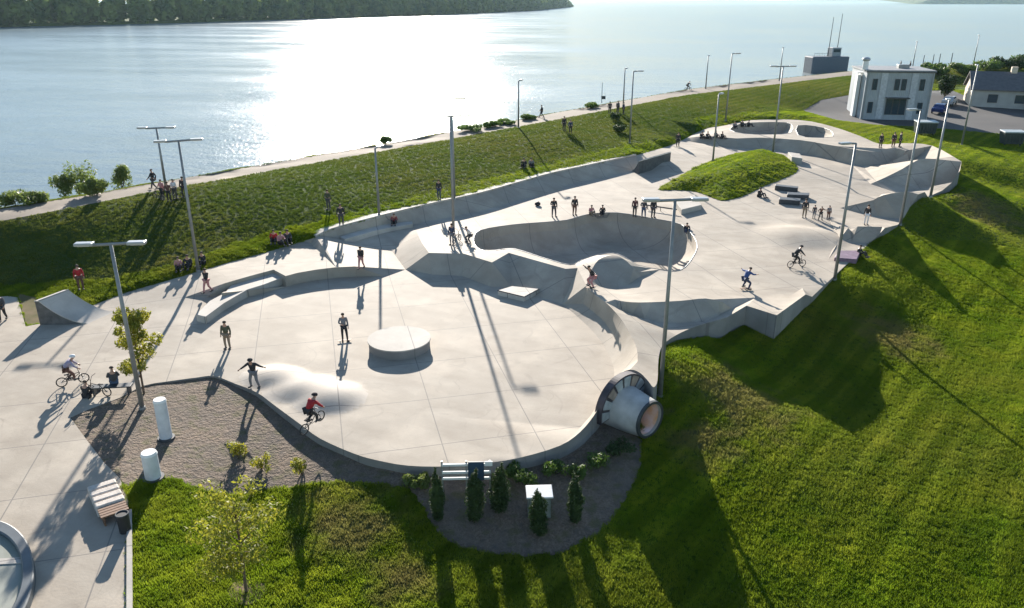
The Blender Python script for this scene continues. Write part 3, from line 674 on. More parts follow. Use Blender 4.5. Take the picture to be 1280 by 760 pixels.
for k, (l, lab) in enumerate([([(970,230),(998,233),(997,235),(969,232)], 'farthest of the three dark ledges by the island tip'), ([(985,240),(1012,241),(1011,244),(984,243)], 'middle dark ledge of three by the island tip'), ([(975,246),(1001,248),(1000,251),(974,249)], 'nearest of the three dark ledges by the island tip')]):
    poly_block('grind_ledge', l, 1.05, .5, M['dark'], lab, 'ledge', 'dark grind ledges near the grass island', .01)
poly_block('kicker', [(985,190),(1000,192),(1003,198),(990,196)], 1.3, .5, M['conc2'], 'pale block behind the right end of the grass island', 'ramp')
# quarter pipes (freestanding): width axis a->b along the top edge, riding surface falls towards dirn
def quarter_pipe(name, a, b, dirn, length, zt, zb, label, deck=.7):
    r_ = empty(name, (a.x, a.y, zb)); tag(r_, label, 'ramp')
    w = Vector((b.x-a.x, b.y-a.y, 0)); d = Vector((dirn[0], dirn[1], 0)).normalized(); hh_ = zt-zb; K_ = 14
    prof = [(-deck, hh_), (0, hh_)]+[(length*(i/K_), hh_*(1-math.sin(i/K_*math.pi/2))**1.0 if False else hh_*(1-i/K_)**2.1) for i in range(1, K_+1)]
    # riding sheet
    bm = bmesh.new()
    for side in (0,):
        rows = []
        for u, z in prof:
            rows.append([bm.verts.new(d*u+Vector((0, 0, z))), bm.verts.new(d*u+w+Vector((0, 0, z))), bm.verts.new(d*u+w+Vector((0, 0, z-.06))), bm.verts.new(d*u+Vector((0, 0, z-.06)))])
        for x_, y_ in zip(rows, rows[1:]):
            for j in range(4): bm.faces.new((x_[j], x_[(j+1)%4], y_[(j+1)%4], y_[j]))
        bm.faces.new(rows[0]); bm.faces.new(rows[-1][::-1])
    bmesh.ops.recalc_face_normals(bm, faces=bm.faces[:]); bm_obj('riding_surface', bm, M['conc2'], r_, True).data.set_sharp_from_angle(angle=R(30))
    for s in (0, 1):                          # side sheets coloured dark for the shade below the ramp
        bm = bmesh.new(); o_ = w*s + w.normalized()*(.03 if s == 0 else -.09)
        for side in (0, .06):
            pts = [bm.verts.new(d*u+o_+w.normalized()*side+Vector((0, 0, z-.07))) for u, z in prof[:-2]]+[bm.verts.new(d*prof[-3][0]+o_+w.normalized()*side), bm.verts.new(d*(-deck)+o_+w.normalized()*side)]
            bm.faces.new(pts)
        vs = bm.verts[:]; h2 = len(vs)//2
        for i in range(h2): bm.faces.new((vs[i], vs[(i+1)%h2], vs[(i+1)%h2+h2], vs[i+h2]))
        bmesh.ops.recalc_face_normals(bm, faces=bm.faces[:]); bm_obj('side_shade', bm, M['panel'], r_)
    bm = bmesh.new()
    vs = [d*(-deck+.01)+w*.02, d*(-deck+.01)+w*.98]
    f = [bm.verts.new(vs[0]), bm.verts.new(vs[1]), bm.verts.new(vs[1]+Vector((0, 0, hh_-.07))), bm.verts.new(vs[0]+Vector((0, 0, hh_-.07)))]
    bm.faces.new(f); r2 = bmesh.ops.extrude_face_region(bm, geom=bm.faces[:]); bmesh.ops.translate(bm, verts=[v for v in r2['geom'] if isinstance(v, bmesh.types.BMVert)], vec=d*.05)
    bmesh.ops.recalc_face_normals(bm, faces=bm.faces[:]); bm_obj('back_shade', bm, M['panel'], r_)
    bm = bmesh.new(); tube(bm, Vector((0, 0, hh_)), w+Vector((0, 0, hh_)), .035, n=8); bm_obj('coping', bm, M['galv'], r_)
    return r_
a = P(48,376,1.55); dv = P(119,405,0)-Vector((a.x, a.y, 0)); b = a+Vector((.75, 1.9, 0))
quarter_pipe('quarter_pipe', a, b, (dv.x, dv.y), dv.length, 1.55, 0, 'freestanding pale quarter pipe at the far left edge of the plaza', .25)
a, b = P(798,207,1.5), P(838,191,1.9)
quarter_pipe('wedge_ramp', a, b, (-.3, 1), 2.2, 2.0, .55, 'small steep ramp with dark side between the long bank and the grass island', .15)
# ------------------------------------------------------------------ CONCRETE PIPE
mouth = P(813, 526, .1); inner = P(770, 502, .25)
ax = Vector((mouth.x-inner.x, mouth.y-inner.y, 0)).normalized(); Lp = 2.0
pipe = empty('concrete_pipe', (mouth.x, mouth.y, .15), math.atan2(ax.y, ax.x)); tag(pipe, 'stubby grey concrete pipe with round mouth jutting out of the plaza wall', 'pipe')
def annulus(bm, prof, n=48, a0=0, a1=2*math.pi, closed=True):   # prof: list (x along axis, radius)
    rows = []
    cnt = n if closed else n+1
    for i in range(cnt):
        t = a0+(a1-a0)*i/n
        rows.append([bm.verts.new((x, r*math.cos(t), r*math.sin(t))) for x, r in prof])
    rr = list(zip(rows, rows[1:]+([rows[0]] if closed else []))) if closed else list(zip(rows, rows[1:]))
    for a, b in rr:
        for j in range(len(prof)):
            k = (j+1) % len(prof); bm.faces.new((a[j], a[k], b[k], b[j]))
    if not closed: bm.faces.new(rows[0]); bm.faces.new(rows[-1][::-1])
    bmesh.ops.recalc_face_normals(bm, faces=bm.faces[:])
bm = bmesh.new(); annulus(bm, [(0, .88), (0, .75), (-Lp, 1.0), (-Lp, 1.16)]); bm_obj('shell', bm, mat('pipe_concrete', (.40,.39,.37), .8, .16, 1.5, bump=.3), pipe, True).data.set_sharp_from_angle(angle=R(40))
bm = bmesh.new(); annulus(bm, [(.03, .90), (.03, .77), (-.1, .78), (-.1, .915)]); bm_obj('mouth_rim', bm, M['dark'], pipe)
bm = bmesh.new(); annulus(bm, [(-.14, .75), (-.14, .735), (-Lp+.1, .97), (-Lp+.1, .98)]); bm_obj('orange_pink_lining', bm, mat('orange_pink_lining', (.62,.30,.12), .6, .1, 1.6, col2=(.66,.50,.52)), pipe, True)  # inner lining mixed from orange to pink by noise
bm = bmesh.new(); bmesh.ops.create_circle(bm, cap_ends=True, segments=40, radius=.99, matrix=Matrix.Translation((-Lp+.25, 0, 0)) @ Matrix.Rotation(R(90), 4, 'Y')); bm_obj('end_wall', bm, M['conc2'], pipe)
cm = [mat('collar_dark_paint', (.05,.04,.045), .6, .3), mat('collar_grey_paint', (.30,.31,.31), .7, .2), mat('collar_sand_paint', (.26,.20,.16), .8, .2)]
for i in range(9):
    a0 = R(-15)+R(205)*i/9; bm = bmesh.new()
    annulus(bm, [(-1.5, 1.06), (-1.5, 1.60), (-1.95, 1.60), (-1.95, 1.06)], 5, a0+.05, a0+R(205)/9-.05, False); bm_obj('collar_block', bm, cm[1] if i % 3 else cm[2], pipe)
bm = bmesh.new(); annulus(bm, [(-1.54, 1.04), (-1.54, 1.68), (-1.92, 1.68), (-1.92, 1.04)], 40, R(-16), R(191), False); bm_obj('collar_frame', bm, cm[0], pipe)
# ------------------------------------------------------------------ TREES, SHRUBS
def young_tree(px, py, toppy, label, leafm, crown_w, n_leaf, trunk_frac=.25, leaf=.07, cat='tree', name='young_tree', group='young deciduous trees', loose=1.0):
    p = S(px, py); h = height_to(p.x, p.y, toppy)-p.z
    r_ = empty(name, p); tag(r_, label, cat, group)
    bm = bmesh.new(); tube(bm, (0, 0, -.05), (.03, .02, h*.5), .055, .04, 8); tube(bm, (.03, .02, h*.5), (0, .03, h*.93), .04, .012, 6); bm_obj('trunk', bm, M['bark'], r_)
    lobes = []; bl = bmesh.new()
    for i in range(30):
        t = trunk_frac+(1-trunk_frac)*RNG.rand()*.92; a = RNG.rand()*6.28; w_ = crown_w*(1-abs(t-.5)*1.0)*(.35+.65*RNG.rand())*loose
        q = Vector((math.cos(a)*w_, math.sin(a)*w_, h*min(1, t+.12)))
        tube(bl, (0, 0, h*max(.2, t-.1)), q, .018, .006, 5)
        s = crown_w*(.30+.2*RNG.rand()); lobes.append((q, (s*.8, s*.8, s*.75)))
    bm_obj('limbs', bl, M['bark'], r_)
    bm = bmesh.new(); leaf_cloud(bm, lobes, n_leaf, leaf); bm_obj('crown', bm, leafm, r_)
    return r_
young_tree(180, 492, 392, 'young yellow leaved tree behind the left double mast', M['leafy'], 1.0, 5200, .2, .055)
young_tree(308, 741, 618, 'thin yellow green tree on the front lawn with a soil ring at its foot', M['leafyg'], 1.35, 3000, .25, .05, loose=1.1)
q = G(308, 722); p = S(308,741)
bm = bmesh.new(); 
vs = [(p.x+.62*math.cos(a)*(1+.1*math.sin(3*a)), p.y+.62*math.sin(a)) for a in [i*.35 for i in range(18)]]
f = bm.faces.new([bm.verts.new((x, y, surf(x, y)+.03)) for x, y in vs]); bmesh.ops.poke(bm, faces=[f]); struct(bm_obj('tree_pit_soil', bm, M['soil']))
for px, py, t, lab in [(548,650,588,'leftmost dark conifer in the gravel bed below the plaza wall'), (593,651,588,'conifer in front of the dark panel of the white framed board'), (625,638,580,'conifer just right of the white framed board'), (674,668,613,'conifer nearest the camera, covering the white cabinet'), (719,653,592,'rightmost conifer in the gravel bed')]:
    p = S(px, py); h = height_to(p.x, p.y, t)-p.z; r_ = empty('conifer', p); tag(r_, lab, 'conifer', 'columnar conifers in the gravel bed')
    bm = bmesh.new(); tube(bm, (0, 0, -.05), (0, 0, h*.7), .05, .02, 7); bm_obj('trunk', bm, M['bark'], r_)
    kw_ = .8+.45*RNG.rand(); r_.rotation_euler = (RNG.normal()*.03, RNG.normal()*.03, RNG.rand()*6)
    lb = [((RNG.normal()*.05, RNG.normal()*.03, h*(.1+.86*k/9)), ((.36*kw_*(.85+.3*RNG.rand())*math.sin(math.pi*(.22+.76*k/9))**.8,)*2+(h*.1,))) for k in range(10)]
    bm = bmesh.new(); leaf_cloud(bm, lb, 3600, .035, 2.0, 0); ball(bm, (0, 0, h*.42), (.24, .24, h*.38), 2); bm_obj('crown', bm, M['leafd'], r_)
def bush(px, py, w, h, m, label, group=None, n=700, leaf=.06, name='shrub', cat='shrub'):
    p = S(px, py); r_ = empty(name, p); tag(r_, label, cat, group)
    bm = bmesh.new()
    for i in range(5):
        a = RNG.rand()*6.28; tube(bm, (0, 0, -.05), (math.cos(a)*w*.35, math.sin(a)*w*.35, h*.6), .02*h, .006, 5)
    bm_obj('stems', bm, M['bark'], r_)
    lb = [((RNG.normal()*w*.28, RNG.normal()*w*.28, h*(.3+.45*RNG.rand())), (w*.33, w*.33, h*.32)) for _ in range(8)]
    bm = bmesh.new(); leaf_cloud(bm, lb, n, leaf); bm_obj('foliage', bm, m, r_)
for a in [(298,572,.55,1.0,M['leafy'],'thin yellow green shrub, left of three in the sunlit gravel'), (327,586,.5,.7,M['leafy'],'low yellowish shrub, middle of three in the sunlit gravel'), (378,594,.5,.9,M['leafy'],'yellow green shrub, right of three in the sunlit gravel')]:
    bush(*a, group='small shrubs in the sunlit gravel', n=420, leaf=.045)
for a in [(512,606,.55,.45,M['leafr'],'clump of pale ornamental grass left of the leftmost conifer'), (530,606,.5,.5,M['leafr'],'second pale grass clump touching the leftmost conifer'),
          (655,600,.9,.6,M['leafg'],'dark shrub at the wall behind the white cabinet'), (690,590,.9,.7,M['leafg'],'dark shrub at the wall between cabinet and rightmost conifer'), (724,600,.5,.8,M['leafg'],'small light green shrub behind the rightmost conifer'), (748,585,1.0,.7,M['leafg'],'dark shrub right of the rightmost conifer near the pipe'), (772,566,1.0,.6,M['leafd'],'dark shrub under the concrete pipe'), (640,594,.6,.6,M['leafg'],'dark shrub at the wall right of the white framed board')]:
    bush(*a, group='shrubs planted along the plaza wall', n=700, leaf=.05)
for (px, py, w, h, lab) in [(99,244,2.3,3.3,'tall round willow bush, larger of the two on the left riverbank'), (82,246,1.5,2.3,'lower willow bush at the left foot of the larger one'), (153,236,1.5,2.5,'small willow bush standing alone on the left riverbank'), (122,243,1.4,1.3,'low bush just right of the larger willow bush'), (20,258,2.0,1.2,'low riverside bush at the left border of the view'), (45,254,1.4,.9,'second low riverside bush from the left border'), (482,180,.8,.8,'little bush beyond the path above the slim short mast'), (590,163,1.8,.7,'riverside bush beyond the path, right of the double mast'), (612,158,1.3,.7,'second riverside bush right of the double mast'), (632,155,1.5,.6,'third riverside bush right of the double mast'), (660,149,1.7,.7,'riverside bush left of the lone walker'), (739,135,2.0,.7,'low riverside bush beside the white pole')]:
    p0 = S(px, py); bush(px, py, w*1.1, h, M['leafr'] if px < 200 else M['leafg'], lab, 'bushes on the riverbank', n=1100, leaf=.10, name='riverside_bush', cat='bush')
for k, (px, py, w, h, m, lab) in enumerate([(1182,122,2.2,4.2,M['leafd'],'dark tree between the grey building and the gabled house'), (1170,92,4.5,2.2,M['leafg'],'dark hedge clump behind the grey building roof end'), (1200,90,5,2.0,M['leafg'],'hedge clump left of the ridge of the gabled house'), (1235,88,5,2.4,M['leafg'],'hedge clump above the middle of the gabled roof'), (1262,86,5,3.0,M['leafd'],'darker hedge clump behind the right end of the gabled roof'), (1290,85,5,3.0,M['leafg'],'hedge clump at the upper right corner')]):
    bush(px, py, w, h, m, lab, 'hedge and tree behind the buildings', n=1500, leaf=.22, name='hedge_bush', cat='bush')
for k, (px, py, r0, lab) in enumerate([(775,165,1.5,'dark bush on the levee slope below the people by the path'), (768,150,1.2,'upper dark bush on the levee slope below the people')]):
    bush(px, py, r0, 1.0, M['leafd'], lab, 'dark bushes on the levee slope', n=600, leaf=.09)
# ------------------------------------------------------------------ BUILDINGS
m_clad = mat('grey_blue_cladding', (.31,.34,.36), .6, .08, .8)
def vert_ribs(mm, sc):
    nt = mm.node_tree; N = nt.nodes; L = nt.links; b = N['Principled BSDF']; tc = N.new('ShaderNodeTexCoord')
    w = N.new('ShaderNodeTexWave'); w.inputs['Scale'].default_value = sc; L.new(tc.outputs['Object'], w.inputs['Vector'])
    bp = N.new('ShaderNodeBump'); bp.inputs['Strength'].default_value = .8; bp.inputs['Distance'].default_value = .05; L.new(w.outputs['Fac'], bp.inputs['Height']); L.new(bp.outputs['Normal'], b.inputs['Normal'])
vert_ribs(m_clad, 1.2)
bl, br_ = P(1075,149,.9), P(1158,150.6,.9)
ex = Vector((br_.x-bl.x, br_.y-bl.y, 0)); W = ex.length; az = math.atan2(ex.y, ex.x); HB = height_to(bl.x, bl.y, 89)-.9
bd = empty('club_building', (bl.x, bl.y, .85), az); tag(bd, 'two storey flat roofed grey clad building behind the skatepark', 'building'); DP = 8.5
bm = bmesh.new(); box(bm, (W/2, DP/2, HB/2), (W, DP, HB)); bm_obj('walls', bm, m_clad, bd)
bm = bmesh.new(); box(bm, (W/2, DP/2, HB+.12), (W+.3, DP+.3, .25)); bm_obj('roof', bm, mat('roof_parapet', (.20,.21,.22), .7), bd)
def window(x, z, w, h, name='window', yy=-.03, par=bd, m=M['glass']):
    bm = bmesh.new()
    for s in (-1, 1): box(bm, (x+s*(w/2+.04), yy, z), (.08, .1, h+.16))
    for s in (-1, 1): box(bm, (x, yy, z+s*(h/2+.04)), (w, .1, .08))
    f = bm_obj(name, bm, M['dark'], par); bm = bmesh.new(); box(bm, (x, yy+.02, z), (w, .04, h)); bm_obj('pane', bm, m, f)
for fx in (.14, .52-.05, .52+.05, .84): window(W*fx, HB*.74, .55, 1.5)
for fx in (.12, .86): window(W*fx, HB*.26, .55, 1.5)
for fx in (.40, .50, .60): window(W*fx, HB*.28, .8, 2.2, 'glazed_door')
for fx in (.27, .72):
    bm = bmesh.new(); box(bm, (W*fx, -.05, HB*.5), (.9, .08, HB*.96)); bm_obj('pale_panel', bm, mat('pale_cladding', (.41,.43,.45), .6), bd)
bm = bmesh.new(); box(bm, (-.4, DP*.35, HB*.45), (.5, 1.2, HB*.9)); box(bm, (-.4, DP*.35, HB*.95), (.9, 1.6, .12)); bm_obj('stair_tower', bm, M['white'], bd)
bm = bmesh.new(); box(bm, (W/2, -.19, HB-.02), (W+.3, .12, .12)); bm_obj('gutter', bm, M['dark'], bd)
for x in (.25, W-.25): bm = bmesh.new(); tube(bm, (x, -.14, .05), (x, -.14, HB-.05), .05, n=8); bm_obj('downpipe', bm, M['galv'], bd)
bm = bmesh.new(); box(bm, (W*.5, -.55, HB*.47), (W*.34, 1.0, .12)); bm_obj('canopy', bm, M['dark'], bd)
bm = bmesh.new(); box(bm, (W*.65, DP*.5, HB+.5), (1.6, 1.2, .6), None, .04); bm_obj('roof_unit', bm, M['galv'], bd)
vent = empty('roof_vent', (0,0,0)); p = bd.matrix_basis @ Vector((-.1, 1.2, HB+.25)); vent.location = p; tag(vent, 'pale round topped vent standing on the roof corner of the grey building', 'vent')
bm = bmesh.new(); tube(bm, (0,0,-.05), (0,0,1.3), .45, .4, 14); bm_obj('stack', bm, M['white'], vent); bm = bmesh.new(); ball(bm, (0,0,1.45), (.62,.62,.35), 2); bm_obj('cowl', bm, M['lampw'], vent)
# gabled house
gl, gr_ = P(1213,135,.9), P(1262,137,.9); ex = Vector((gr_.x-gl.x, gr_.y-gl.y, 0)).normalized(); az2 = math.atan2(ex.y, ex.x)
hs = empty('gabled_house', (gl.x, gl.y, .85), az2); tag(hs, 'long single storey house with dark pitched roof and cream sunlit gable', 'house')
eave = height_to(gl.x, gl.y, 111)-.9; ridge = eave+2.5; WL, WD = 26, 8
m_wall = mat('grey_render', (.34,.34,.32), .8, .08, 1); m_roof = mat('dark_roof', (.10,.10,.105), .8, .12, 2); m_cream = mat('cream_render', (.55,.47,.36), .8, .08)
bm = bmesh.new(); box(bm, (WL/2, WD/2, eave/2), (WL, WD, eave)); bm_obj('wall', bm, m_wall, hs)
bm = bmesh.new()
for x in (-.02,): 
    a = [bm.verts.new((x, -.02, 0)), bm.verts.new((x, -.02, eave)), bm.verts.new((x, WD/2, ridge-.1)), bm.verts.new((x, WD+.02, eave)), bm.verts.new((x, WD+.02, 0))]
    bm.faces.new(a); r2 = bmesh.ops.extrude_face_region(bm, geom=bm.faces[:]); bmesh.ops.translate(bm, verts=[v for v in r2['geom'] if isinstance(v, bmesh.types.BMVert)], vec=(-.2, 0, 0))
bmesh.ops.recalc_face_normals(bm, faces=bm.faces[:]); bm_obj('gable_wall', bm, m_cream, hs)
bm = bmesh.new()
for s in (-1, 1):
    y0_ = -.5 if s < 0 else WD+.5; a0_ = [(-.6, y0_, eave-.15), (WL+.6, y0_, eave-.15), (WL+.6, WD/2, ridge), (-.6, WD/2, ridge)]
    lo = [bm.verts.new(v) for v in a0_]; hi = [bm.verts.new((x, y, z+.18)) for x, y, z in a0_]
    bm.faces.new(lo); bm.faces.new(hi[::-1])
    for i in range(4): bm.faces.new((lo[i], lo[(i+1)%4], hi[(i+1)%4], hi[i]))
bmesh.ops.recalc_face_normals(bm, faces=bm.faces[:]); rf = bm_obj('roof', bm, m_roof, hs)
bm = bmesh.new(); box(bm, (6, WD/2, ridge+.4), (.9, .8, 1.2)); bm_obj('chimney', bm, m_cream, rf)
for x in (3, 7, 12, 17, 22): window(x, eave*.55, 1.3, 1.2, par=hs)
# second wing with gable towards the camera at right
p = P(1268,137,.9)
h2_ = empty('house_wing', (p.x+1.0, p.y-1.2, .85), az2); tag(h2_, 'low wing with hipped dark roof at the right end of the gabled house', 'house')
bm = bmesh.new(); box(bm, (4, 3, 1.5), (8, 6, 3.0)); bm_obj('wall', bm, m_wall, h2_)
bm = bmesh.new(); vs = [bm.verts.new(v) for v in [(-.5,-.5,3.0),(8.5,-.5,3.0),(8.5,6.5,3.0),(-.5,6.5,3.0),(2.5,3,4.6),(5.5,3,4.6)]]
for f in ((0,1,5,4),(1,2,5),(2,3,4,5),(3,0,4),(3,2,1,0)): bm.faces.new([vs[i] for i in f])
bm_obj('roof', bm, m_roof, h2_); window(4, 1.6, 1.4, 1.2, par=h2_)
# moored work boat
p = P(1040, 93, WZ); az3 = math.atan2(far_path[14].y-far_path[12].y, far_path[14].x-far_path[12].x)
bt = empty('moored_barge', (p.x, p.y+6, WZ), .1); tag(bt, 'dark moored barge with small wheelhouse and two masts on the river', 'boat')
sc_ = (P(1064,93,WZ).x-P(1016,93,WZ).x)
bm = bmesh.new(); box(bm, (0, 0, 2.2), (sc_, 6, 5.6), None, .3); bm_obj('hull', bm, mat('dark_blue_hull', (.09,.11,.13), .6), bt)
bm = bmesh.new(); box(bm, (sc_*.18, 0, 6.3), (sc_*.24, 3.5, 2.6), None, .1); cb = bm_obj('wheelhouse', bm, mat('grey_blue_paint', (.22,.25,.27), .6), bt)
bm = bmesh.new(); box(bm, (sc_*.18, -1.8, 6.7), (sc_*.18, .08, .9)); bm_obj('window', bm, M['glass'], cb)
bm = bmesh.new()
for s in range(9): tube(bm, (-sc_/2+.4+s*sc_*.07, -2.8, 5), (-sc_/2+.4+s*sc_*.07, -2.8, 6), .04, n=5)
tube(bm, (-sc_/2+.4, -2.8, 6), (sc_*.08, -2.8, 6), .05, n=5); bm_obj('railing', bm, M['galv'], bt)
for x in (.02, .25):
    bm = bmesh.new(); tube(bm, (sc_*x, 0, 4), (sc_*x+.2, 0, 16.5 if x < .1 else 17.5), .14, .07, 7); bm_obj('mast', bm, M['dark'], bt)
# white pole by the path
p = S(752,128); r_ = empty('white_pole', p); tag(r_, 'white marker pole with a small board beside the riverside path', 'sign')
bm = bmesh.new(); tube(bm, (0,0,-.1), (0,0,height_to(p.x,p.y,103)-p.z), .1, .07, 8); bm_obj('pole', bm, M['white'], r_); bm = bmesh.new(); box(bm, (.3,-.1,.9), (.8,.06,.6)); bm_obj('board', bm, M['dark'], r_)
for i, px in enumerate((1152, 1164, 1172, 1187)):
    p = S(px, 89-i*.6); bm = bmesh.new(); tube(bm, (0,0,-.1), (0,0,height_to(p.x,p.y,69-i)-p.z), .12, .07, 7)
    r_ = empty('bank_post', p); tag(r_, ['leftmost thin mooring post behind the grey building','second thin mooring post behind the grey building','third thin mooring post from the grey building','thin mooring post nearest the gabled house'][i], 'post', 'mooring posts on the riverbank'); bm_obj('post', bm, M['dark'], r_)
# waste containers
def container(p, az, label, w=2.6):
    r_ = empty('waste_container', p, az); tag(r_, label, 'container', 'dark waste containers on the lawn edge')
    bm = bmesh.new(); vs = [bm.verts.new(v) for v in [(-w/2+.15,-.6,.2),(w/2-.15,-.6,.2),(w/2-.15,.6,.2),(-w/2+.15,.6,.2),(-w/2,-.75,1.6),(w/2,-.75,1.6),(w/2,.75,1.6),(-w/2,.75,1.6)]]
    for f in ((0,3,2,1),(4,5,6,7),(0,1,5,4),(1,2,6,5),(2,3,7,6),(3,0,4,7)): bm.faces.new([vs[i] for i in f])
    for k in range(6): box(bm, (-w/2+.35+k*(w-.7)/5, -.72, .95), (.07, .12, 1.1))
    bm_obj('bin_body', bm, mat('dark_green_steel', (.03,.045,.045), .5), r_)
    bm = bmesh.new(); box(bm, (0, 0, 1.72), (w+.1, 1.6, .16), Matrix.Rotation(.06, 3, 'X'), .05); bm_obj('lid', bm, mat('pale_grey_lid', (.38,.42,.42), .5), r_)
    for x in (-1, 1):
        for y in (-1, 1): bm = bmesh.new(); tube(bm, (x*(w/2-.35)-.05, y*.45, .1), (x*(w/2-.35)+.05, y*.45, .1), .12, n=12); bm_obj('wheel', bm, M['black'], r_)
container(S(1155, 168), -.1, 'dark waste container with pale lid in front of the grey building')
container(S(1263, 181), -.1, 'dark waste container with pale lid at the right border')
# parked cars in the shade between the buildings
def car(p, az, col, label):
    r_ = empty('parked_car', p, az); tag(r_, label, 'car', 'cars parked between the buildings')
    pr = [(-2.1,.35),(-2.15,.75),(-1.9,.95),(-1.35,1.0),(-.85,1.42),(.55,1.45),(1.15,1.0),(1.95,.88),(2.15,.6),(2.1,.35)]
    bm = bmesh.new(); A_ = []
    for y, s in ((-.85, 1), (-.6, 1), (.6, 1), (.85, 1)):
        A_.append([bm.verts.new((x, y*(.82 if z > 1.1 and abs(y) > .8 else 1), z if abs(y) < .7 else z-.02)) for x, z in pr])
    for a, b in zip(A_, A_[1:]):
        for j in range(len(pr)): k = (j+1) % len(pr); bm.faces.new((a[j], a[k], b[k], b[j]))
    bm.faces.new(A_[0]); bm.faces.new(A_[-1][::-1]); bmesh.ops.recalc_face_normals(bm, faces=bm.faces[:]); bm_obj('body', bm, mat('car_paint', col, .25, .02), r_)
    for s in (-1, 1):
        bm = bmesh.new(); vs = [bm.verts.new((x, s*.80+0*z, z)) for x, z in [(-1.2,1.02),(-.8,1.34),(.5,1.36),(1.0,1.02)]]; bm.faces.new(vs)
        bmesh.ops.solidify(bm, geom=bm.faces[:], thickness=.06); bm_obj('side_window', bm, M['glass'], r_)
        for x in (-1.35, 1.3):
            bm = bmesh.new(); tube(bm, (x, s*.72, .32), (x, s*.9, .32), .32, n=18); wh = bm_obj('wheel', bm, M['black'], r_); bm = bmesh.new(); tube(bm, (x, s*.9, .32), (x, s*.915, .32), .19, n=12); bm_obj('rim', bm, M['galv'], wh)
    for s in (-1, 1): bm = bmesh.new(); box(bm, (2.1, s*.6, .68), (.1, .3, .14)); bm_obj('headlight', bm, M['white'], r_)
    bm = bmesh.new(); bm.faces.new([bm.verts.new(v) for v in [(.62,-.6,1.44),(1.17,-.72,1.03),(1.17,.72,1.03),(.62,.6,1.44)]]); bmesh.ops.solidify(bm, geom=bm.faces[:], thickness=-.03); bm_obj('windscreen', bm, M['glass'], r_)
car(S(1174,141), .9, (.03,.05,.16), 'dark blue car parked beside the right end of the grey building')
car(S(1186,131), .9, (.35,.36,.38), 'silver car parked behind the dark blue one')
# ------------------------------------------------------------------ FRONT LEFT OBJECTS
# round basin
p = P(-38, 730, .25); r_ = empty('oval_basin', (p.x, p.y, 0), R(33)); r_.scale = (1, 2.1, 1); tag(r_, 'oval raised basin with dark rim cut off by the left border', 'basin')
Rb = (P(38,730,.25)-p).length*.92
bm = bmesh.new()
def lathe(bm, prof, n=64):
    rows = [[bm.verts.new((r*math.cos(2*math.pi*i/n), r*math.sin(2*math.pi*i/n), z)) for r, z in prof] for i in range(n)]
    for i in range(n):
        a, b = rows[i], rows[(i+1)%n]
        for j in range(len(prof)-1): bm.faces.new((a[j], b[j], b[j+1], a[j+1]))
    bmesh.ops.recalc_face_normals(bm, faces=bm.faces[:])
lathe(bm, [(Rb, -.05), (Rb, .3), (Rb-.04, .34), (Rb-.3, .34), (Rb-.34, .3), (Rb-.34, .05)]); bm_obj('rim', bm, mat('dark_rim', (.07,.085,.095), .5, .15), r_)
bm = bmesh.new(); bmesh.ops.create_circle(bm, cap_ends=True, segments=64, radius=Rb-.33, matrix=Matrix.Translation((0,0,.2))); bm_obj('cover', bm, mat('greenish_cover', (.17,.19,.15), .7, .2, 1.3, col2=(.27,.28,.24)), r_)
bm = bmesh.new(); box(bm, (.2, .55, .215), (2*Rb*.80, .16, .02), Matrix.Rotation(-.25, 3, 'Z')); bm_obj('pale_band', bm, M['conc2'], r_)
# bench
a, b = P(126,603,.45), P(148,650,.45)
ex = Vector((b.x-a.x, b.y-a.y, 0)); L_ = ex.length; azb = math.atan2(ex.y, ex.x)
r_ = empty('segment_bench', (a.x, a.y, 0), azb); tag(r_, 'backless bench of white concrete blocks with a brown wooden end', 'bench')
for i in range(4):
    bm = bmesh.new(); box(bm, (.22+i*.44, 0, .24), (.36, 1.0, .48), None, .05); bm_obj('seat_block', bm, M['beige'], r_)
bm = bmesh.new()
for i in range(4): box(bm, (1.86+i*.17, 0, .40), (.13, .95, .06))
bm_obj('wooden_seat', bm, M['wood'], r_)
bm = bmesh.new()
for y in (-.38, .38): box(bm, (2.1, y, .18), (.6, .06, .36))
bm_obj('leg', bm, M['wood'], r_)
def bin_(px, py, label):
    p = S(px, py); r_ = empty('litter_bin', p); tag(r_, label, 'litter bin')
    bm = bmesh.new(); tube(bm, (0,0,0), (0,0,.75), .2, .22, 16); bm_obj('bin_body', bm, M['black'], r_); bm = bmesh.new(); torus(bm, (0,0,.76), .21, .025, 'Z', 20, 6); bm_obj('rim', bm, M['dark'], r_)
bin_(157, 664, 'black litter bin at the wooden end of the white block bench')
def pillar(px, py, toppy, rad, label):
    p = S(px, py); h = height_to(p.x, p.y, toppy)-p.z; r_ = empty('white_pillar', p); tag(r_, label, 'pillar', 'pale round pillars standing in the gravel')
    bm = bmesh.new(); tube(bm, (0,0,.04), (0,0,h-.1), rad, rad*.97, 28); bm_obj('shaft', bm, mat('pale_blue_grey_concrete', (.55,.58,.60), .6, .08), r_, True).data.set_sharp_from_angle(angle=R(40))
    bm = bmesh.new(); tube(bm, (0,0,h-.1), (0,0,h), rad*1.04, rad*.9, 28); bm_obj('cap', bm, M['white'], r_)
    bm = bmesh.new(); tube(bm, (0,0,-.1), (0,0,.08), rad*1.45, rad*1.35, 28); bm_obj('base_ring', bm, M['dark'], r_)
pillar(208, 548, 499, .27, 'taller pale round pillar farther from the lawn')
pillar(192, 598, 565, .31, 'shorter pale round pillar with dark base at the lawn corner')
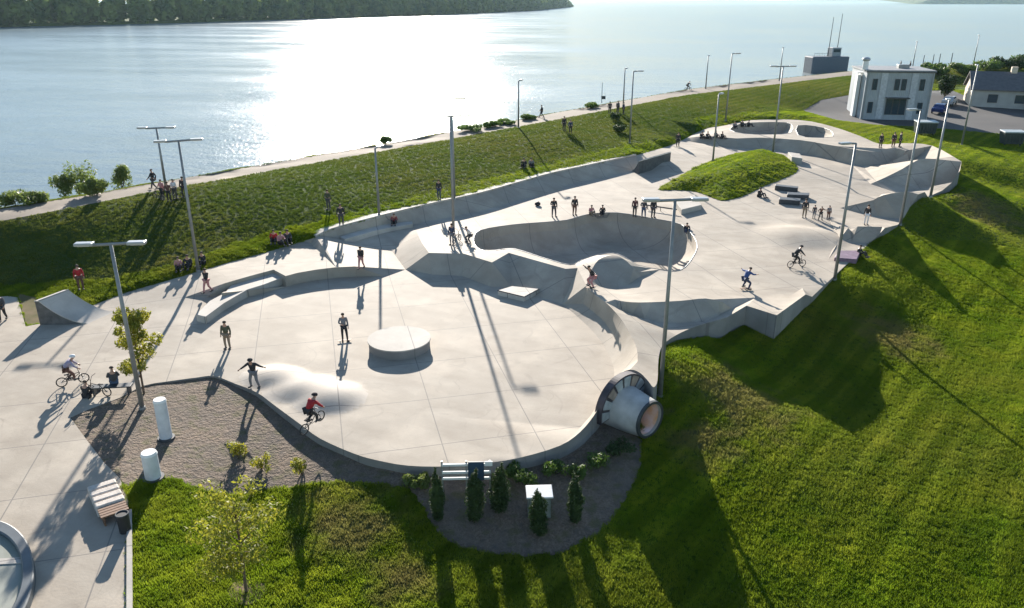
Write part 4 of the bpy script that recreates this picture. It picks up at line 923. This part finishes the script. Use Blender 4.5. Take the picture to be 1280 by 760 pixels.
# white framed board + cabinet in the planting bed
p = S(584, 630); r_ = empty('framed_board', (p.x, p.y, p.z), .03); tag(r_, 'white slatted frame with a dark panel behind the left conifers', 'board')
hb = height_to(p.x, p.y, 576)-p.z; wb = (P(615,600,-.2)-P(556,600,-.2)).length
for x in (-wb/2, 0, wb/2-.03): bm = bmesh.new(); box(bm, (x, 0, hb/2), (.07, .07, hb)); bm_obj('post', bm, M['galv'], r_)
for k, z in enumerate((.62, .76, .93)):
    bm = bmesh.new(); box(bm, (0, -.06, hb*z), (wb, .05, .1)); bm_obj('slat', bm, M['white'], r_)
bm = bmesh.new(); box(bm, (wb*.2, -.11, hb*.80), (wb*.33, .04, hb*.42)); bm_obj('dark_panel', bm, mat('dark_blue_panel', (.04,.07,.11), .3), r_)
bm = bmesh.new(); box(bm, (wb*.46, -.10, hb*.96), (.3, .05, .2)); bm_obj('small_white_plate', bm, M['white'], r_)
p = S(674, 645); r_ = empty('utility_cabinet', p, .05); tag(r_, 'white topped cabinet behind the nearest conifer', 'cabinet'); hb = height_to(p.x, p.y+.2, 614)-p.z
bm = bmesh.new(); box(bm, (0, .1, hb/2), (.9, .5, hb), None, .02); bm_obj('cabinet_body', bm, mat('grey_green_cabinet', (.14,.16,.15), .6), r_)
bm = bmesh.new(); box(bm, (0, .1, hb+.04), (1.05, .75, .07), Matrix.Rotation(.12, 3, 'X'), .02); bm_obj('lid', bm, M['white'], r_)
bm = bmesh.new(); box(bm, (.0, -.16, hb*.5), (.8, .02, hb*.8)); bm_obj('door', bm, mat('cabinet_door', (.18,.20,.19), .5), r_)
# ------------------------------------------------------------------ PEOPLE
J0 = dict(pelvis=(0,0,.95), spine=(0,0,1.15), chest=(0,0,1.38), neck=(0,.0,1.51), head=(0,.02,1.62), crown=(0,.01,1.70),
          sh=(.17,0,1.42), el=(.23,-.02,1.14), wr=(.25,.06,.90), hip=(.09,0,.90), kn=(.11,.03,.5), an=(.11,-.02,.09), toe=(.12,.15,.035))
def pose(**kw):
    d = {}
    for k, v in J0.items():
        if k in ('sh','el','wr','hip','kn','an','toe'): d[k+'R'] = Vector(v); d[k+'L'] = Vector((-v[0], v[1], v[2]))
        else: d[k] = Vector(v)
    for k, v in kw.items(): d[k] = Vector(v)
    return d
POSES = {
 'stand': pose(),
 'stand2': pose(elR=(.27,.05,1.18), wrR=(.14,.22,1.15), kneeless=(0,0,0), knL=(-.14,.06,.5), anL=(-.16,.04,.09), toeL=(-.2,.2,.035)),
 'walk': pose(knR=(.1,.16,.52), anR=(.1,.24,.12), toeR=(.1,.42,.08), knL=(-.1,-.02,.5), anL=(-.1,-.3,.14), toeL=(-.1,-.16,.05), elR=(.22,-.16,1.16), wrR=(.22,-.14,.92), elL=(-.22,.12,1.16), wrL=(-.2,.28,.98)),
 'skate': pose(pelvis=(0,-.12,.74), spine=(0,-.02,.92), chest=(0,.1,1.12), neck=(0,.17,1.24), head=(0,.22,1.34), crown=(0,.23,1.42), shR=(.18,.1,1.16), shL=(-.18,.1,1.16), elR=(.42,.12,1.12), wrR=(.62,.18,1.2), elL=(-.42,.05,1.1), wrL=(-.62,.1,1.12), hipR=(.1,-.12,.7), hipL=(-.1,-.12,.7), knR=(.22,.16,.46), knL=(-.2,.14,.46), anR=(.26,-.02,.1), anL=(-.26,-.02,.1), toeR=(.28,.15,.05), toeL=(-.28,.15,.05)),
 'sit': pose(pelvis=(0,0,.12), spine=(0,-.03,.32), chest=(0,0,.55), neck=(0,.04,.68), head=(0,.07,.80), crown=(0,.07,.88), shR=(.17,0,.59), shL=(-.17,0,.59), elR=(.25,.1,.36), elL=(-.25,.1,.36), wrR=(.16,.3,.36), wrL=(-.16,.3,.36), hipR=(.09,.02,.11), hipL=(-.09,.02,.11), knR=(.16,.42,.42), knL=(-.16,.42,.42), anR=(.13,.62,.09), anL=(-.13,.62,.09), toeR=(.14,.78,.035), toeL=(-.14,.78,.035)),
 'ride': pose(pelvis=(0,-.22,.98), spine=(0,-.10,1.14), chest=(0,.06,1.30), neck=(0,.16,1.40), head=(0,.22,1.50), crown=(0,.23,1.58), shR=(.17,.07,1.33), shL=(-.17,.07,1.33), elR=(.33,.18,1.14), elL=(-.33,.18,1.14), wrR=(.29,.34,.99), wrL=(-.29,.34,.99), hipR=(.09,-.2,.94), hipL=(-.09,-.2,.94), knR=(.14,.1,.66), knL=(-.14,.06,.60), anR=(.13,.1,.37), anL=(-.13,-.17,.37), toeR=(.13,.25,.33), toeL=(-.13,-.02,.33)),
 'armsout': pose(chest=(0,.06,1.36), neck=(.01,.1,1.49), head=(.02,.14,1.59), crown=(.02,.14,1.67), shR=(.17,.06,1.40), shL=(-.17,.06,1.41), elR=(.36,.1,1.22), wrR=(.5,.26,1.12), elL=(-.38,.0,1.25), wrL=(-.6,.1,1.27), knR=(.16,.1,.5), knL=(-.16,.1,.5), anR=(.2,-.02,.09), anL=(-.2,-.02,.09), toeR=(.22,.15,.035), toeL=(-.22,.15,.035)),
}
RAD = dict(pelvis=.125, spine=.115, chest=.135, neck=.052, head=.088, crown=.055, sh=.06, el=.042, wr=.028, hip=.085, kn=.056, an=.038, toe=.03)
def skin_mesh(name, verts, edges, rads, root=0, sub=1):
    me = bpy.data.meshes.new(name); me.from_pydata(verts, edges, [])
    o = bpy.data.objects.new('tmp', me); C.objects.link(o)
    o.modifiers.new('s', 'SKIN'); 
    if not me.skin_vertices: me.attributes.new  # layer is made by the modifier
    for i, sv in enumerate(me.skin_vertices[0].data):
        r_ = rads[i]; sv.radius = (r_, r_) if not isinstance(r_, tuple) else r_; sv.use_root = (i == root)
    o.modifiers['s'].use_smooth_shade = True
    m_ = o.modifiers.new('u', 'SUBSURF'); m_.levels = sub; m_.render_levels = sub
    dg = bpy.context.evaluated_depsgraph_get(); dg.update()
    out = bpy.data.meshes.new_from_object(o.evaluated_get(dg)); out.name = name
    bpy.data.objects.remove(o); bpy.data.meshes.remove(me)
    out.materials.clear()
    return out
def build_pose(J):
    names = ['pelvis','spine','chest','neck','head','crown']
    vs, rs, es, ix = [], [], [], {}
    def add(n, r=None, par=None, p=None):
        ix[n] = len(vs); vs.append(tuple(p if p is not None else J[n])); rs.append(r if r is not None else RAD[n[:-1] if n[-1] in 'RL' and n[:-1] in RAD else n])
        if par: es.append((ix[par], ix[n]))
    for a, b in zip(names, [None]+names[:-1]): add(a, RAD[a]*(.84 if a in ('pelvis','spine','chest') else 1), b)
    add('nose', .014, 'head', J['head']+Vector((0,.105,-.005)))
    for s in 'RL':
        add('sh'+s, None, 'chest'); add('el'+s, None, 'sh'+s); add('wr'+s, None, 'el'+s)
        d = (J['wr'+s]-J['el'+s]).normalized(); sd = 1 if s == 'R' else -1
        palm = J['wr'+s]+d*.08; add('pa'+s, .034, 'wr'+s, palm)
        u = d.cross(Vector((sd, 0, 0)))
        u = u.normalized() if u.length > .1 else Vector((0, 1, 0))
        for k, (o_, ln) in enumerate(((-.03,.065),(-.01,.08),(.01,.075),(.03,.055))):
            add('f%d%s' % (k, s), .010, 'pa'+s, palm+d*ln+u*o_*1.3+Vector((-sd*.02, 0, 0)))
        add('th'+s, .011, 'pa'+s, palm+d*.02+u*.055)
        add('hip'+s, None, 'pelvis'); add('kn'+s, None, 'hip'+s); add('an'+s, None, 'kn'+s); add('toe'+s, None, 'an'+s)
    body = skin_mesh('body', vs, es, rs)
    def part(nm, seq, sc=1.2, add_=.012):
        v2, r2, e2, m2 = [], [], [], {}
        for n, par in seq:
            m2[n] = len(v2); v2.append(tuple(J[n] if not isinstance(n, tuple) else n)); r2.append(RAD[n[:-1] if n[-1] in 'RL' and n[:-1] in RAD else n]*sc+add_*(1.6 if n in ('pelvis','spine','chest') else 1))
            if par: e2.append((m2[par], m2[n]))
        return skin_mesh(nm, v2, e2, r2)
    top = part('jacket', [('pelvis',None),('spine','pelvis'),('chest','spine'),('shR','chest'),('elR','shR'),('wrR','elR'),('shL','chest'),('elL','shL'),('wrL','elL')], 1.1, .012)
    leg = part('trousers', [('pelvis',None),('hipR','pelvis'),('knR','hipR'),('anR','knR'),('hipL','pelvis'),('knL','hipL'),('anL','knL')], 1.08, .014)
    sh = []
    for s in 'RL':
        a, b = J['an'+s], J['toe'+s]; bm = bmesh.new(); d = (b-a); d.z = 0; d.normalize(); az_ = math.atan2(d.y, d.x)
        box(bm, (0,0,0), (.29,.105,.085), None, .03); me = bpy.data.meshes.new('shoe'); bm.transform(Matrix.Translation((a+b)/2+Vector((0,0,-.005))) @ Matrix.Rotation(az_, 4, 'Z')); bm.to_mesh(me); bm.free(); sh.append(me)
    hm = []
    for nm, s in (('hair', (.098,.105,.085)), ('helmet', (.125,.14,.105))):
        bm = bmesh.new(); c_ = J['head']+Vector((0,-.015,.05)); ball(bm, c_, s, 3)
        bmesh.ops.bisect_plane(bm, geom=bm.verts[:]+bm.edges[:]+bm.faces[:], plane_co=c_+Vector((0,0,-.03)), plane_no=Vector((0,-.35,-1)).normalized(), clear_outer=True)
        me = bpy.data.meshes.new(nm); bm.to_mesh(me); bm.free(); me.polygons.foreach_set('use_smooth', [True]*len(me.polygons)); hm.append(me)
    return dict(body=body, jacket=top, trousers=leg, shoes=sh, hair=hm[0], helmet=hm[1])
PM = {k: build_pose(v) for k, v in POSES.items()}
TW = {}
def put(name, me, m, parent):
    if not me.materials: me.materials.append(None)
    o = bpy.data.objects.new(name, me); C.objects.link(o); o.parent = parent
    o.material_slots[0].link = 'OBJECT'; o.material_slots[0].material = m; return o
def person(px, py, ps, head_deg, h, top, leg, label, hat=None, group=None, at=None, dz=0):
    p = at if at is not None else S(px, py); d = PM[ps]
    r_ = empty('person', p+Vector((0,0,dz)), R(head_deg)); s = h/1.75; kx = .98+.2*RNG.rand(); r_.scale = (s*kx, s*(.98+.14*RNG.rand()), s*(.97+.05*RNG.rand())); r_.rotation_euler.z += RNG.normal()*.25 if ps in ('stand', 'stand2', 'sit') else 0; tag(r_, label, 'person', group)
    put('body', d['body'], M['skin'], r_); put('jacket', d['jacket'], cloth(top), r_); put('trousers', d['trousers'], cloth(leg), r_)
    for q in d['shoes']: put('shoe', q, cloth((.06,.06,.06)), r_)
    put('helmet' if hat else 'hair', d['helmet' if hat else 'hair'], cloth(hat) if hat else cloth((.05,.035,.025), 'hair'), r_)
    return r_
def bike(p, az, label, col=(.05,.05,.055), pitch=0, group='small trick bicycles'):
    r_ = empty('bicycle', p, az); r_.rotation_euler.x = pitch; tag(r_, label, 'bicycle', group)
    for y in (-.48, .50):
        bm = bmesh.new(); torus(bm, (0,y,.26), .235, .028); w_ = bm_obj('wheel', bm, M['black'], r_)
        bm = bmesh.new()
        for k in range(10): a = k*.628; tube(bm, (0,y,.26), (0,y+.22*math.cos(a),.26+.22*math.sin(a)), .004, n=4)
        tube(bm, (-.05,y,.26), (.05,y,.26), .02, n=8); bm_obj('spokes', bm, M['galv'], w_)
    bm = bmesh.new()
    for a, b in [((0,-.48,.26),(0,-.05,.28)), ((0,-.05,.28),(0,-.18,.58)), ((0,-.48,.26),(0,-.17,.52)), ((0,-.17,.54),(0,.34,.62)), ((0,-.05,.28),(0,.36,.56)), ((0,.34,.66),(0,.38,.52))]: tube(bm, a, b, .018, n=6)
    bm_obj('frame', bm, cloth(col, 'bike_paint'), r_)
    bm = bmesh.new()
    for s in (-1, 1): tube(bm, (s*.05,.39,.5), (s*.05,.50,.26), .013, n=6)
    tube(bm, (-.05,.39,.5),(.05,.39,.5), .013, n=6); bm_obj('fork', bm, M['dark'], r_)
    bm = bmesh.new(); tube(bm, (0,.34,.66), (0,.32,.76), .016, n=6)
    for s in (-1, 1): tube(bm, (0,.32,.76), (s*.12,.32,.94), .013, n=6); tube(bm, (s*.12,.32,.94), (s*.36,.30,.98), .013, n=6)
    bm_obj('handlebar', bm, M['dark'], r_)
    bm = bmesh.new(); box(bm, (0,-.2,.62), (.12,.24,.05), None, .02); bm_obj('saddle', bm, M['black'], r_)
    for s, y, z in ((1,.1,.30),(-1,-.18,.28)):
        bm = bmesh.new(); tube(bm, (s*.05,-.05,.28), (s*.07,y,z), .012, n=5); box(bm, (s*.14,y,z), (.11,.09,.02)); bm_obj('crank', bm, M['dark'], r_)
    return r_
def board(p, az, label):
    r_ = empty('skateboard', p, az); tag(r_, label, 'skateboard')
    bm = bmesh.new(); box(bm, (0,0,.1), (.78,.2,.015), None, .006); bm_obj('deck', bm, M['wood'], r_)
    for x in (-.25,.25):
        for y in (-.08,.08): bm = bmesh.new(); tube(bm, (x,y-.02,.035),(x,y+.02,.035), .03, n=10); bm_obj('wheel', bm, M['white'], r_)
BLK, NAV, GRY, RED, OLV, DGR = (.025,.025,.028), (.03,.045,.09), (.16,.16,.17), (.35,.02,.025), (.07,.075,.045), (.06,.06,.065)
WHT, PNK, BLU, BRN, JNS, KHA = (.6,.6,.6), (.42,.2,.2), (.04,.08,.22), (.12,.06,.045), (.06,.09,.15), (.22,.17,.12)
def rider(px, py, az_deg, top, leg, hat, lab_p, lab_b, dz=0, h=1.72, col=(.05,.05,.055), pitch=0):
    p = S(px, py)+Vector((0,0,dz)); bike(p, R(az_deg), lab_b, col, pitch)
    person(px, py, 'ride', az_deg, h, top, leg, lab_p, hat, 'cyclists on small trick bicycles', at=p)
# left foreground
rider(92, 481, -60, (.30,.27,.36), BRN, (.7,.7,.7), 'person in lilac top and white helmet riding a bicycle at the left', 'small bicycle under the rider with the white helmet')
person(109, 497, 'sit', -30, 1.7, BLK, BLK, 'person in black crouching low on the pavement edge by the gravel')
person(145, 489, 'sit', 0, 1.7, DGR, JNS, 'person sitting on the dark low bench beside the left double mast', dz=.42)
p = S(141, 492); r_ = empty('low_bench', p, .12); tag(r_, 'dark low bench at the gravel edge left of the double mast', 'bench')
bm = bmesh.new(); box(bm, (0,0,.42), (1.9,.45,.06), None, .01); bm_obj('seat', bm, M['dark'], r_)
for x in (-.8,.8): bm = bmesh.new(); box(bm, (x,0,.2), (.07,.4,.4)); bm_obj('leg', bm, M['dark'], r_)
bike(S(124, 494), 1.35, 'dark small bicycle leaning upright at the gravel edge')
person(5, 401, 'walk', 200, 1.72, DGR, BLK, 'person in dark clothes walking at the very left border')
person(102, 362, 'stand', 180, 1.7, RED, BRN, 'person in red on the grass behind the quarter pipe')
person(260, 366, 'walk', 160, 1.72, BLK, PNK, 'person in black top and pale pink trousers by the left ledge')
person(285, 436, 'stand', 190, 1.65, OLV, KHA, 'person in olive jacket standing on the plaza left of the hump')
person(319, 484, 'armsout', 170, 1.66, BLK, GRY, 'person in black with arms spread beside the smooth hump', BLK)
rider(393, 540, -35, RED, BLK, (.03,.02,.02), 'cyclist in red jacket jumping at the edge of the hump', 'small bicycle of the red jacketed cyclist', dz=.25, pitch=.25)
person(431, 426, 'stand2', 180, 1.7, GRY, BLK, 'person in grey top and black trousers left of the round platform'); board(S(431,427), .3, 'skateboard under the person left of the round platform')
person(452, 336, 'walk', 170, 1.65, BLK, PNK, 'person in black top and pinkish trousers right of the upper deck end')
person(427, 282, 'stand', 180, 1.75, BLK, DGR, 'person in black on the coping left of the slender ledge')
person(411, 262, 'stand2', 180, 1.7, OLV, DGR, 'person in dark green on the levee grass above the coping')
p = P(493, 279.5, .95); person(0, 0, 'sit', 185, 1.7, (.22,.05,.05), BLK, 'person in dark red sitting on the slender ledge', at=p)
person(549, 249, 'stand', 180, 1.75, BLK, NAV, 'person in black on the grass left of the tall mast on the long bank')
person(565, 306, 'stand', 170, 1.7, NAV, GRY, 'person in navy on the bank corner below the double mast'); bike(S(571, 303), -.4, 'small bicycle beside the person in navy on the bank corner')
person(586, 304, 'skate', 120, 1.6, WHT, DGR, 'crouching person in white at the left end of the main bowl')
person(692, 271, 'stand2', 180, 1.72, BLK, DGR, 'left of two people standing behind the main bowl rim')
person(718, 269, 'stand', 180, 1.72, BLK, BRN, 'right of two people standing behind the main bowl rim')
person(753, 268, 'sit', 170, 1.65, BLK, BLK, 'person in black sitting on the far rim of the main bowl')
person(739, 268, 'sit', 190, 1.65, PNK, KHA, 'person in pink sitting on the far rim of the main bowl')
person(793, 271, 'stand', 180, 1.75, (.10,.04,.04), BLK, 'left onlooker of three beside the dark grind rail, in maroon', None, 'onlookers at the grind rail')
person(804, 272, 'stand2', 150, 1.6, DGR, JNS, 'middle onlooker of three beside the dark grind rail', None, 'onlookers at the grind rail')
person(816, 272, 'stand', 200, 1.7, BLK, DGR, 'right onlooker of three beside the dark grind rail', None, 'onlookers at the grind rail')
person(858, 290, 'sit', 150, 1.5, BLK, NAV, 'person in black sitting at the right end of the main bowl rim')
person(739, 359, 'skate', 110, 1.75, BLK, PNK, 'skater in black leaning over the hip between bowl and front plaza'); board(S(739,360), .5, 'skateboard of the skater on the hip')
person(932, 361, 'skate', -70, 1.7, BLU, NAV, 'crouching skater in blue with arms out on the right plaza'); board(S(932,362), .3, 'skateboard of the crouching skater in blue')
rider(995, 334, -75, BLK, BLK, BLK, 'cyclist in black riding across the right plaza', 'small bicycle of the cyclist in black on the right plaza')
for a in [(1005,272,'stand',180,1.7,BLK,KHA,'tallest and leftmost of four people beyond the black cyclist'), (1017,273,'stand',160,1.2,DGR,GRY,'child second from left beyond the black cyclist'), (1025,275,'armsout',180,1.25,BRN,BLK,'child with spread arms beyond the black cyclist'), (1035,274,'stand',200,1.2,GRY,BRN,'rightmost child beyond the black cyclist')]: person(*a, group='adult and children on the far plaza')
person(1082, 281, 'stand', 180, 1.7, BLK, WHT, 'person in black jacket and pale trousers near the right edge')
person(949, 246, 'sit', 200, 1.7, BLK, BLK, 'person in black sitting at the front corner of the grass island')
person(1073, 320, 'sit', 200, 1.6, BLK, BLK, 'person in black sitting by the purple ledge')
person(847, 183, 'stand', 180, 1.75, BLK, BLK, 'person in black standing at the far left end of the park')
for i, (x, y) in enumerate([(877,173),(884,173),(894,172),(902,173)]): person(x, y, 'sit', 190+15*i, 1.75, [BLK,DGR,NAV,BLK][i], BLK, ['leftmost of four people sitting on the far bank','second of four people sitting on the far bank','third of four people sitting on the far bank','rightmost of four people sitting on the far bank'][i], None, 'people sitting on the far bank')
for i, (x, y) in enumerate([(918,160),(927,158),(935,158)]): person(x, y, 'sit', 190+15*i, 1.75, [GRY,BLK,DGR][i], BLK, ['left of three people sitting by the small far bowls','middle of three people sitting by the small far bowls','right of three people sitting by the small far bowls'][i], None, 'people sitting by the far bowls')
for i, (x, y) in enumerate([(1100,185),(1116,184),(1124,184)]): person(x, y, 'stand', 180+20*i, 1.75, [BLK,BLK,DGR][i], [BLK,BRN,BLK][i], ['left person of three before the grey building, standing apart','middle person of three before the grey building','right person of three before the grey building'][i], None, 'people standing before the grey building')
# levee and path
person(193, 237, 'walk', 90, 1.75, BLK, DGR, 'walker in black on the path left of the bicycle group')
for i, (x, y, c1, c2) in enumerate([(204,249,PNK,BLK),(212,252,BRN,BLK),(219,249,WHT,DGR)]):
    person(x, y, 'stand2', 160+30*i, 1.65, c1, c2, ['person in pink in the group with bicycles by the path','person in brown in the group with bicycles by the path','person in white in the group with bicycles by the path'][i], None, 'group with bicycles by the path')
bike(S(199,250), 1.0, 'left bicycle of the group by the riverside path'); bike(S(225,250), 2.0, 'right bicycle of the group by the riverside path')
person(231, 247, 'stand', 180, 1.75, BLK, BLK, 'person in black right of the bicycle group, beside the mast')
for i, (x, y, c1) in enumerate([(224,336,PNK),(236,334,BLK),(254,330,BLK)]): person(x, y, 'sit', 190, 1.75, c1, BLK, ['person in pink sitting on the grass left of the double mast','person in black sitting on the grass just left of the double mast','person in black sitting on the grass just right of the double mast'][i], None, 'people sitting on the grass at the double mast')
for i, (x, y, c1) in enumerate([(343,302,RED),(351,305,PNK),(360,302,DGR)]): person(x, y, 'sit', 180+20*i, 1.85, c1, BLK, ['person in red in the trio seated above the upper deck','person in pink in the trio seated above the upper deck','person in grey in the trio seated above the upper deck'][i], None, 'trio seated on the grass above the upper deck')
for i, (x, y, c1) in enumerate([(655,209,BLK),(664,208,GRY)]): person(x, y, 'sit', 180, 1.8, c1, BLK, ['person in black of the pair sitting above the long bank','person in grey of the pair sitting above the long bank'][i], None, 'pair sitting on the grass above the long bank')
for i, (x, y) in enumerate([(705,163),(713,167)]): person(x, y, 'stand', 180, 1.75, [BLK,NAV][i], BLK, ['left of two people standing on the levee slope','right of two people standing on the levee slope'][i], None, 'two people on the levee slope')
person(677, 147, 'walk', 90, 1.75, BLK, BLK, 'lone walker in black on the riverside path')
for i, (x, y) in enumerate([(762,142),(772,141),(779,143)]): person(x, y, 'stand', 180+30*i, 1.7, [BLK,DGR,NAV][i], BLK, ['left of three people above the dark bushes on the slope','middle of three people above the dark bushes on the slope','right of three people above the dark bushes on the slope'][i], None, 'three people at the path by the dark bushes')
p = S(860,113); bike(p, R(-70), 'distant bicycle on the riverside path', group='small trick bicycles'); person(0,0,'ride',-70,1.75,BLK,BLK,'distant cyclist in black on the riverside path', at=p)
for i, (x, y) in enumerate([(1125,86),(1137,86)]): person(x, y, 'walk', 90, 1.8, BLK, BLK, ['left of two distant walkers above the grey building roof','right of two distant walkers above the grey building roof'][i], None, 'distant walkers on the riverside path')
p = S(672,257); r_ = empty('backpack', p); tag(r_, 'black backpack lying on the deck behind the main bowl', 'bag')
bm = bmesh.new(); ball(bm, (0,0,.16), (.28,.2,.2), 2); bm_obj('bag_body', bm, M['black'], r_); bm = bmesh.new(); torus(bm, (.1,0,.3), .12, .02, 'X', 14, 5); bm_obj('strap', bm, M['dark'], r_)
# ------------------------------------------------------------------ AIR
hzm = bpy.data.materials.new('river_haze'); hzm.use_nodes = True; hn = hzm.node_tree; hn.nodes.clear()
ho = hn.nodes.new('ShaderNodeOutputMaterial'); hv = hn.nodes.new('ShaderNodeVolumePrincipled'); hv.inputs['Density'].default_value = .00004; hv.inputs['Color'].default_value = (.62,.86,1,1); hv.inputs['Anisotropy'].default_value = .2
hn.links.new(hv.outputs[0], ho.inputs['Volume'])
bm = bmesh.new(); box(bm, (0, 7700, 60), (28200, 15900, 140)); struct(bm_obj('haze', bm, hzm), 'stuff')
# ------------------------------------------------------------------ LIGHT
EL, AZ = 17.0, -8.9                           # sun elevation; azimuth east of +Y (negative = to the left)
sd = Vector((math.sin(R(AZ))*math.cos(R(EL)), math.cos(R(AZ))*math.cos(R(EL)), math.sin(R(EL))))
sl = bpy.data.lights.new('sun', 'SUN'); sl.energy = 5; sl.angle = R(.53); sl.color = (1, .92, .82)
so = bpy.data.objects.new('sun', sl); C.objects.link(so); so.rotation_euler = sd.to_track_quat('Z', 'Y').to_euler()
w = bpy.data.worlds.new('World'); bpy.context.scene.world = w; w.use_nodes = True
sk = w.node_tree.nodes.new('ShaderNodeTexSky'); sk.sky_type = 'NISHITA'; sk.sun_disc = False; sk.sun_elevation = R(EL); sk.sun_rotation = R(AZ)
sk.air_density = 1.0; sk.dust_density = .1; sk.ozone_density = 2.0
w.node_tree.links.new(sk.outputs[0], w.node_tree.nodes['Background'].inputs[0]); w.node_tree.nodes['Background'].inputs[1].default_value = .075
sc = bpy.context.scene; sc.view_settings.view_transform = 'Standard'; sc.view_settings.look = 'None'; sc.view_settings.gamma = 1
sc.view_settings.exposure = 1.45; sc.render.engine = 'CYCLES'
